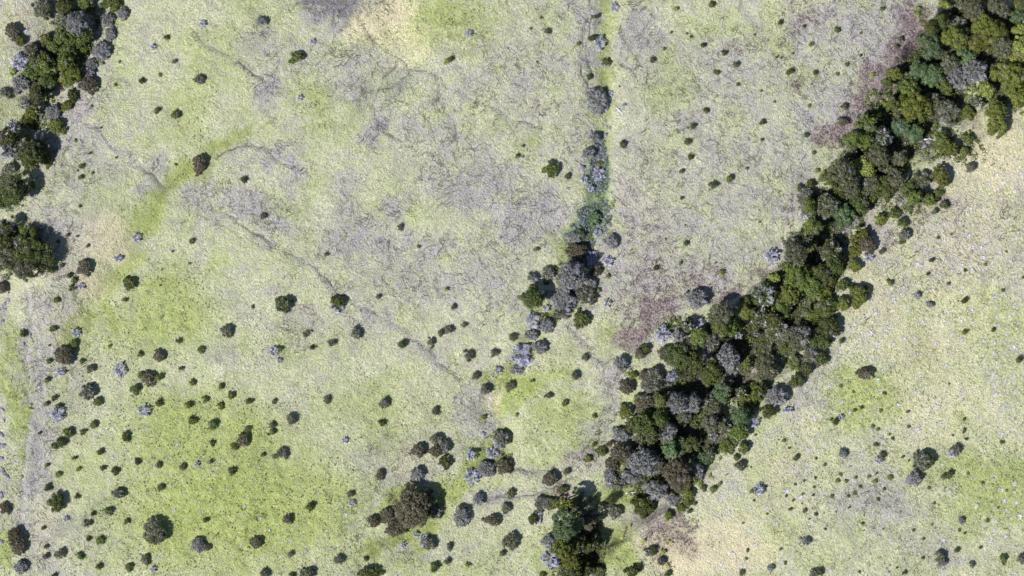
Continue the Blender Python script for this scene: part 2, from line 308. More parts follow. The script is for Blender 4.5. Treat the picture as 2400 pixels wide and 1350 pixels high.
P_LAV1 = (.44, .41, .445); P_LAV2 = (.14, .125, .145)
P_GRN1 = (.15, .19, .038); P_GRN2 = (.26, .31, .085); P_GRN3 = (.36, .41, .15)
P_TAN1 = (.38, .34, .24); P_TAN2 = (.56, .50, .35)
P_RED1 = (.29, .225, .245); P_RED2 = (.075, .045, .055)
P_DG1 = (.13, .15, .05); P_DG2 = (.21, .24, .09)
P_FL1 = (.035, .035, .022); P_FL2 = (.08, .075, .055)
P_SPK = (.065, .06, .06)
gmat = ground_material()
ground = obj('ground', ground_me, gmat); ground['kind'] = 'structure'

def leaf_material(name, c1, c2, c3, trans=0.22):
    """tint.r: leaf tone, tint.g: dry or grey share"""
    t = NT(name); tc = t.node('ShaderNodeTexCoord'); t.co = tc.outputs['Object']
    r, g, b_, a = t.attr('tint')
    oi = t.node('ShaderNodeObjectInfo')
    col = t.mix(r, c1, c2)
    col = t.mix(g, col, c3)
    hs = t.node('ShaderNodeHueSaturation')
    t.l.new(col, hs.inputs['Color'])
    t.l.new(t.math('ADD', 0.488, t.math('MULTIPLY', oi.outputs['Random'], 0.024)), hs.inputs['Hue'])
    t.l.new(t.math('ADD', 0.82, t.math('MULTIPLY', oi.outputs['Random'], 0.36)), hs.inputs['Value'])
    d = t.node('ShaderNodeBsdfPrincipled'); d.inputs['Roughness'].default_value = 0.6; d.inputs['Specular IOR Level'].default_value = 0.25
    tr = t.node('ShaderNodeBsdfTranslucent'); mx = t.node('ShaderNodeMixShader'); mx.inputs[0].default_value = trans
    t.l.new(hs.outputs[0], d.inputs['Base Color']); t.l.new(hs.outputs[0], tr.inputs[0])
    t.l.new(d.outputs[0], mx.inputs[1]); t.l.new(tr.outputs[0], mx.inputs[2])
    o = t.node('ShaderNodeOutputMaterial'); t.l.new(mx.outputs[0], o.inputs[0])
    return t.m
def bark_material(name, c1, c2, scale=3.0):
    t = NT(name); tc = t.node('ShaderNodeTexCoord'); t.co = tc.outputs['Object']
    n = t.noise(scale, 4, 0.6)
    d = t.node('ShaderNodeBsdfPrincipled'); d.inputs['Roughness'].default_value = 0.85
    t.l.new(t.mix(t.step(n, 0.35, 0.65), c1, c2), d.inputs['Base Color'])
    bump = t.node('ShaderNodeBump'); bump.inputs['Distance'].default_value = 0.05; t.l.new(n, bump.inputs['Height']); t.l.new(bump.outputs[0], d.inputs['Normal'])
    o = t.node('ShaderNodeOutputMaterial'); t.l.new(d.outputs[0], o.inputs[0])
    return t.m
MAT = {
 'k': leaf_material('dark_foliage', (.030, .042, .012), (.105, .128, .034), (.13, .12, .12)),
 'g': leaf_material('green_foliage', (.045, .068, .014), (.145, .178, .040), (.17, .17, .15)),
 'o': leaf_material('olive_foliage', (.060, .076, .014), (.165, .18, .038), (.2, .18, .12)),
 'y': leaf_material('yellow_green_foliage', (.12, .15, .03), (.28, .31, .08), (.3, .3, .2)),
 't': leaf_material('blue_green_foliage', (.045, .080, .032), (.13, .19, .085), (.17, .2, .18)),
 'm': leaf_material('grey_olive_foliage', (.048, .054, .026), (.135, .142, .075), (.19, .19, .18)),
 'b': leaf_material('brown_foliage', (.060, .054, .032), (.135, .12, .075), (.19, .18, .17)),
 'a': leaf_material('ashen_foliage', (.085, .095, .075), (.20, .21, .18), (.26, .26, .285)),
 'w': bark_material('bleached_twigs', (.29, .30, .40), (.46, .47, .59)),
 'x': bark_material('ashen_twigs', (.20, .20, .215), (.38, .38, .43)),
 'bark': bark_material('grey_brown_bark', (.10, .085, .07), (.20, .18, .16)),
 'bleach': bark_material('bleached_bark', (.38, .38, .44), (.58, .58, .66)),
 'tuft': bark_material('bleached_stems', (.44, .43, .53), (.68, .67, .75), 8),
 'rock': bark_material('purple_grey_rock', (.08, .075, .10), (.22, .21, .26), 1.2),
 'scrub': leaf_material('rusty_scrub', (.06, .036, .042), (.21, .145, .15), (.12, .14, .05)),
 'grass': leaf_material('grass_blades', (.20, .26, .09), (.50, .50, .33), (.27, .25, .27), 0.35),
}
# ------------------------------------------------------------------ vegetation builders
def ico():
    p = (1+5**.5)/2
    v = [(-1,p,0),(1,p,0),(-1,-p,0),(1,-p,0),(0,-1,p),(0,1,p),(0,-1,-p),(0,1,-p),(p,0,-1),(p,0,1),(-p,0,-1),(-p,0,1)]
    f = [(0,11,5),(0,5,1),(0,1,7),(0,7,10),(0,10,11),(1,5,9),(5,11,4),(11,10,2),(10,7,6),(7,1,8),(3,9,4),(3,4,2),(3,2,6),(3,6,8),(3,8,9),(4,9,5),(2,4,11),(6,2,10),(8,6,7),(9,8,1)]
    v = [np.array(q)/np.linalg.norm(q) for q in v]; cache = {}; nf = []
    def mid(a, b):
        k = (min(a, b), max(a, b))
        if k not in cache:
            q = v[a]+v[b]; v.append(q/np.linalg.norm(q)); cache[k] = len(v)-1
        return cache[k]
    for a, b, c in f:
        ab, bc, ca = mid(a, b), mid(b, c), mid(c, a)
        nf += [(a, ab, ca), (b, bc, ab), (c, ca, bc), (ab, bc, ca)]
    return np.array(v), np.array(nf, np.int32)
ICO_V, ICO_F = ico()

def quads(C, N, size, rng, aspect=0.75):
    """one leaf-clump quad per centre, facing N"""
    n = len(C)
    N = N/np.linalg.norm(N, axis=1, keepdims=True)
    R_ = rng.normal(size=(n, 3)); U = np.cross(N, R_); U /= np.linalg.norm(U, axis=1, keepdims=True)+1e-9
    Vv = np.cross(N, U)
    s = size*(0.6+0.8*rng.random((n, 1)))
    U = U*s*0.5; Vv = Vv*s*0.5*aspect
    k = rng.uniform(0.25, 0.8, (n, 1))
    P = np.stack([C-U, C-Vv*1.1+U*0.1*k, C+U, C+Vv*1.1-U*0.2*k], 1).reshape(-1, 3)
    F = (np.arange(n)[:, None]*4+np.arange(4)).astype(np.int32)
    return P, F
def prisms(A, B, ra, rb):
    n = len(A)
    D = B-A; D /= np.linalg.norm(D, axis=1, keepdims=True)+1e-9
    ref = np.where(np.abs(D[:, 2:3]) > 0.9, np.array([[1., 0, 0]]), np.array([[0, 0, 1.]]))
    U = np.cross(D, ref); U /= np.linalg.norm(U, axis=1, keepdims=True)+1e-9
    W_ = np.cross(D, U)
    P = []
    for E, r in ((A, ra), (B, rb)):
        for k in range(3):
            a = k*2*math.pi/3
            P.append(E+(U*math.cos(a)+W_*math.sin(a))*np.reshape(r, (-1, 1)))
    P = np.stack(P, 1).reshape(-1, 3)
    base = np.arange(n)[:, None]*6
    F = np.concatenate([base+np.array([k, (k+1) % 3, 3+(k+1) % 3, 3+k]) for k in range(3)]).astype(np.int32)
    return P, F
class Acc:
    def __init__(s): s.V = []; s.F = []; s.T = []; s.n = 0
    def add(s, P, F, tint):
        s.V.append(P); s.F.append(np.asarray(F)+s.n); s.n += len(P)
        s.T.append(np.broadcast_to(tint, (len(P), 4)) if np.ndim(tint) == 1 else tint)
    def mesh(s, name, smooth=False):
        return new_mesh(name, np.concatenate(s.V), s.F, np.concatenate(s.T), smooth)

def trunk_mesh(H, r, rng, spread, limbs=5):
    A = []; B = []; ra = []; rb = []
    p = np.array([0, 0, -0.3]); n = 5
    top = H*0.55
    for i in range(n):
        q = np.array([rng.normal()*0.05*H*0.3, rng.normal()*0.05*H*0.3, top*(i+1)/n])
        A.append(p); B.append(q); ra.append(r*(1-0.45*i/n)); rb.append(r*(1-0.45*(i+1)/n)); p = q
    for k in range(limbs):
        a = k*2*math.pi/limbs+rng.random(); s = np.array([0, 0, top*rng.uniform(0.6, 1.0)]); rr = r*0.45
        for j in range(3):
            e = s+np.array([math.cos(a)*spread*0.25, math.sin(a)*spread*0.25, H*0.1])*rng.uniform(0.8, 1.2)
            A.append(s); B.append(e); ra.append(rr); rb.append(rr*0.65); rr *= 0.65; s = e; a += rng.normal()*0.3
    # five-sided from two offset three-sided prisms gives a ridged bole
    P, F = prisms(np.array(A), np.array(B), np.array(ra), np.array(rb))
    P2, F2 = prisms(np.array(A), np.array(B), -np.array(ra), -np.array(rb))
    ac = Acc(); ac.add(P, F, np.array([.5, 0, 0, 1])); ac.add(P2, F2, np.array([.5, 0, 0, 1]))
    return ac.mesh('trunk')

#        sub-blob radius factor, leaf size, leaf density, dry share, height of dome, roughness of surface
STYLE = {
 'k': (0.50, .25, 2.2, .06, .75, .26), 'g': (0.52, .24, 2.2, .08, .75, .22), 'o': (0.50, .21, 2.3, .04, .75, .18), 'y': (0.50, .26, 2.0, .05, .6, .28),
 't': (0.50, .22, 2.3, .05, .75, .18), 'm': (0.42, .20, 2.0, .18, .7, .30), 'b': (0.30, .17, 2.2, .16, .8, .25), 'a': (0.30, .15, 1.5, .45, .8, .30)}
def crown_mesh(kind, rx, ry, H, seed, rot=0.0, hollow=0.0, extra=0.0):
    """rx, ry radii in metres (rot radians); crown spans from 0.25H to H above the tree's base"""
    rng = np.random.default_rng(seed)
    fb, ls, dens, dry, dome, rough = STYLE[kind]
    rough += extra
    rm = math.sqrt(rx*ry)
    rb0 = min(fb*(0.42+0.16*rm), rm*0.62)*rng.uniform(0.75, 1.35); ls *= rng.uniform(0.85, 1.2)
    if rm < 1.3: ls *= 0.8; rough = rough*1.7+.05
    n = int(np.clip(1.9*(rx*ry)/(rb0*rb0), 6, 420))
    ph = rng.random(4)*6.28; am = rng.uniform(0.05, 0.17 if rm > 1.3 else 0.26, 4)
    k = np.arange(n)+0.5
    th = k*2.39996+rng.normal(size=n)*0.35; rho = np.sqrt(k/n)*(1-rb0/rm*0.55)
    out = 1+sum(am[i]*np.sin((i+2)*th+ph[i]) for i in range(4))
    rho = rho*out
    if hollow > 0:
        keep = rng.random(n) > hollow
        rho, th, n = rho[keep], th[keep], int(keep.sum())
    cx = rho*np.cos(th)*rx; cy = rho*np.sin(th)*ry
    c, s = math.cos(rot), math.sin(rot)
    cx, cy = cx*c-cy*s, cx*s+cy*c
    rb = rb0*rng.uniform(0.55-extra, 1.35+extra, n)
    zt = H*(1-dome)+H*dome*np.sqrt(np.clip(1-(rho/1.12)**2, 0.02, 1))*rng.uniform(0.80, 1.05, n)*((0.93+0.14*fbm(cx, cy, 1.5, seed % 40+3, 2)) if kind in 'ba' else (0.80+0.40*fbm(cx, cy, 1.3+0.5*rm, seed % 40+3, 2)))-rb
    C = np.stack([cx, cy, np.maximum(zt, 0.2*rb)], 1)
    ac = Acc()
    btone = np.clip(rng.normal(0.45, 0.12 if kind in 'ba' else 0.22, n), 0, 1); bdry = (rng.random(n) < dry)*rng.uniform(0.3, 1, n)
    for i in range(n):
        # solid heart of the lobe
        d = ICO_V*(1+rng.normal(size=(len(ICO_V), 1))*0.14)
        P = C[i]+d*rb[i]*0.78*np.array([1, 1, 0.9])
        ac.add(P, ICO_F, np.array([btone[i]*0.6, bdry[i]*0.6, 0, 1]))
        m = int(dens*4*math.pi*rb[i]**2*0.62/(ls*ls*0.45))
        nrm = rng.normal(size=(m, 3)); nrm[:, 2] = np.where(nrm[:, 2] < -0.5, -nrm[:, 2], nrm[:, 2]); nrm /= np.linalg.norm(nrm, axis=1, keepdims=True)
        L_ = C[i]+nrm*rb[i]*(1+rng.normal(size=(m, 1))*rough)
        dist = np.linalg.norm((L_[:, None, :]-C[None, :, :]), axis=2)/rb[None, :]
        dist[:, i] = 9
        ok = dist.min(1) > 0.82
        L_, nn = L_[ok], nrm[ok]
        if len(L_) == 0: continue
        P, F = quads(L_, nn+rng.normal(size=nn.shape)*0.55, ls, rng)
        tone = np.clip(btone[i]+rng.normal(size=len(L_))*0.25, 0, 1); dr = np.clip(bdry[i]+(rng.random(len(L_)) < dry*0.4)*0.8, 0, 1)
        T = np.stack([tone, dr, tone*0, tone*0+1], 1)
        ac.add(P, F, np.repeat(T, 4, 0))
    return ac.mesh('crown')

def twig_mesh(rx, ry, H, seed, rot=0.0, dens=1.0, thick=1.0):
    """leafless crown: limbs fork four times out to a domed outline"""
    rng = np.random.default_rng(seed)
    rm = math.sqrt(rx*ry)
    ac = Acc(); T = np.array([.5, 0, 0, 1])
    def scale(P):
        P = P.copy(); P[:, 0] *= rx; P[:, 1] *= ry; P[:, 2] *= H
        c, s = math.cos(rot), math.sin(rot)
        P[:, 0], P[:, 1] = P[:, 0]*c-P[:, 1]*s, P[:, 0]*s+P[:, 1]*c
        return P
    n0 = int(17+rm*3)
    th = np.arange(n0)*2*math.pi/n0+rng.normal(size=n0)*0.25
    rad = rng.uniform(0.30, 0.92, n0); lift = np.sqrt(1-rad**2)*rng.uniform(0.8, 1, n0)+0.1
    A = np.stack([np.cos(th)*0.03, np.sin(th)*0.03, th*0+0.22], 1); B = np.stack([np.cos(th)*rad, np.sin(th)*rad, lift*0.85], 1)
    r0 = 0.036*thick*(0.5+0.30*rm); cur = (A, B, r0)
    ac.add(*prisms(scale(A), scale(B), np.full(len(A), r0), np.full(len(A), r0*.5)), T)
    length = 0.42
    for lv, mult in enumerate((7, 4, int(4+2.6*dens*min(rm, 3)))):
        A, B, r0 = cur
        n = len(A)*mult
        id_ = np.repeat(np.arange(len(A)), mult)
        t = rng.uniform(0.3, 1.0, (n, 1))
        S = A[id_]*(1-t)+B[id_]*t
        D = (B-A)[id_]; D = D/(np.linalg.norm(D, axis=1, keepdims=True)+1e-9)
        D = D*1.1+rng.normal(size=(n, 3))*0.34+np.concatenate([S[:, :2]*0.7, np.full((n, 1), 0.12)], 1)
        D /= np.linalg.norm(D, axis=1, keepdims=True)
        E = S+D*length*rng.uniform(0.6, 1.2, (n, 1))
        q = np.sqrt(E[:, 0]**2+E[:, 1]**2+(np.clip(E[:, 2], 0, 9)*0.95)**2)
        lim = 1.08+0.14*np.sin(5*np.arctan2(E[:, 1], E[:, 0])+seed)
        f = np.where(q > lim, lim/q, 1)[:, None]
        E = E*f; E[:, 2] = np.maximum(E[:, 2], 0.1)
        r1 = max(r0*0.55, 0.016*thick)
        ac.add(*prisms(scale(S), scale(E), np.full(n, r1), np.full(n, r1*0.55)), T)
        cur = (S, E, r1); length *= 0.58
        if len(S) > 3600: break
    return ac.mesh('twigs')
def leafy_plant_mesh(r, H, seed, n=None):
    """loose plant of big strap leaves"""
    rng = np.random.default_rng(seed); ac = Acc()
    heads = rng.normal(size=(max(3, int(r*3.5)), 2))*r*0.5
    for hx, hy in heads:
        z0 = H*rng.uniform(0.35, 0.9)
        m = rng.integers(6, 10); a = rng.random()*6.28+np.arange(m)*6.28/m
        L_ = rng.uniform(0.35, 0.6, m)
        c0 = np.array([hx, hy, z0])
        D = np.stack([np.cos(a), np.sin(a), rng.uniform(-.1, .5, m)], 1)
        S = np.stack([-np.sin(a), np.cos(a), a*0], 1)
        P = np.stack([c0+D*0.03, c0+D*L_[:, None]*0.5-S*0.11, c0+D*L_[:, None]+np.array([0, 0, -.08]), c0+D*L_[:, None]*0.5+S*0.11], 1).reshape(-1, 3)
        ac.add(P, (np.arange(m)[:, None]*4+np.arange(4)).astype(np.int32), np.array([rng.random(), 0, 0, 1]))
        P, F = prisms(np.array([[hx*0.6, hy*0.6, 0]]), np.array([[hx, hy, z0]]), np.array([.04]), np.array([.03])); ac.add(P, F, np.array([.2, .6, 0, 1]))
    return ac.mesh('leaves')
def tuft_mesh(seed):
    """bleached dead rosette about one metre across, splayed stems round a hollow middle"""
    rng = np.random.default_rng(seed); ac = Acc(); n = 30
    a = rng.random(n)*6.28; r = rng.uniform(0.30, 0.62, n)*(1+0.18*np.sin(3*a+seed))
    A = np.stack([np.cos(a)*0.10, np.sin(a)*0.10, a*0+0.02], 1); B = np.stack([np.cos(a+rng.normal(size=n)*.3)*r, np.sin(a+rng.normal(size=n)*.3)*r, rng.uniform(.06, .38, n)], 1)
    ac.add(*prisms(A, B, np.full(n, .034), np.full(n, .020)), np.array([.5, 0, 0, 1]))
    t = rng.uniform(.4, .9, (n, 1)); S = A*(1-t)+B*t; E = S+rng.normal(size=(n, 3))*0.13; E[:, 2] = np.abs(E[:, 2])+.03
    ac.add(*prisms(S, E, np.full(n, .022), np.full(n, .014)), np.array([.5, 0, 0, 1]))
    return ac.mesh('tuft')
def rock_mesh(rx, ry, seed):
    rng = np.random.default_rng(seed); ac = Acc()
    for i in range(rng.integers(3, 6)):
        d = ICO_V*(1+rng.normal(size=(len(ICO_V), 1))*0.13)
        for _ in range(3):
            nn = rng.normal(size=3); nn /= np.linalg.norm(nn); h = d@nn; d = d-np.outer(np.clip(h-0.7, 0, 9), nn)
        f = 1 if i == 0 else rng.uniform(.3, .6)
        off = np.array([rng.normal()*rx*.5, rng.normal()*ry*.5, 0])*(i > 0)
        P = d*np.array([rx*.8, ry*.8, min(rx, ry)*.45])*f+off
        ac.add(P, ICO_F, np.array([.5, 0, 0, 1]))
    return ac.mesh('rock')
def log_mesh(L_, r, seed):
    rng = np.random.default_rng(seed); n = 7
    x = np.linspace(-L_/2, L_/2, n+1); P = np.stack([x, np.cumsum(rng.normal(size=n+1))*0.06, 0*x+r*0.9], 1)
    rr = np.linspace(r, r*0.45, n+1)
    ac = Acc(); T = np.array([.5, 0, 0, 1])
    for s_ in (1, -1): ac.add(*prisms(P[:-1], P[1:], rr[:-1]*s_, rr[1:]*s_), T)
    k = rng.integers(1, n, 5); A = P[k]; B = A+np.stack([rng.uniform(.2, .6, 5)*L_*.3, rng.normal(size=5)*L_*.14, rng.uniform(0, .4, 5)], 1)
    ac.add(*prisms(A, B, np.full(5, r*.4), np.full(5, r*.2)), T)
    return ac.mesh('log')
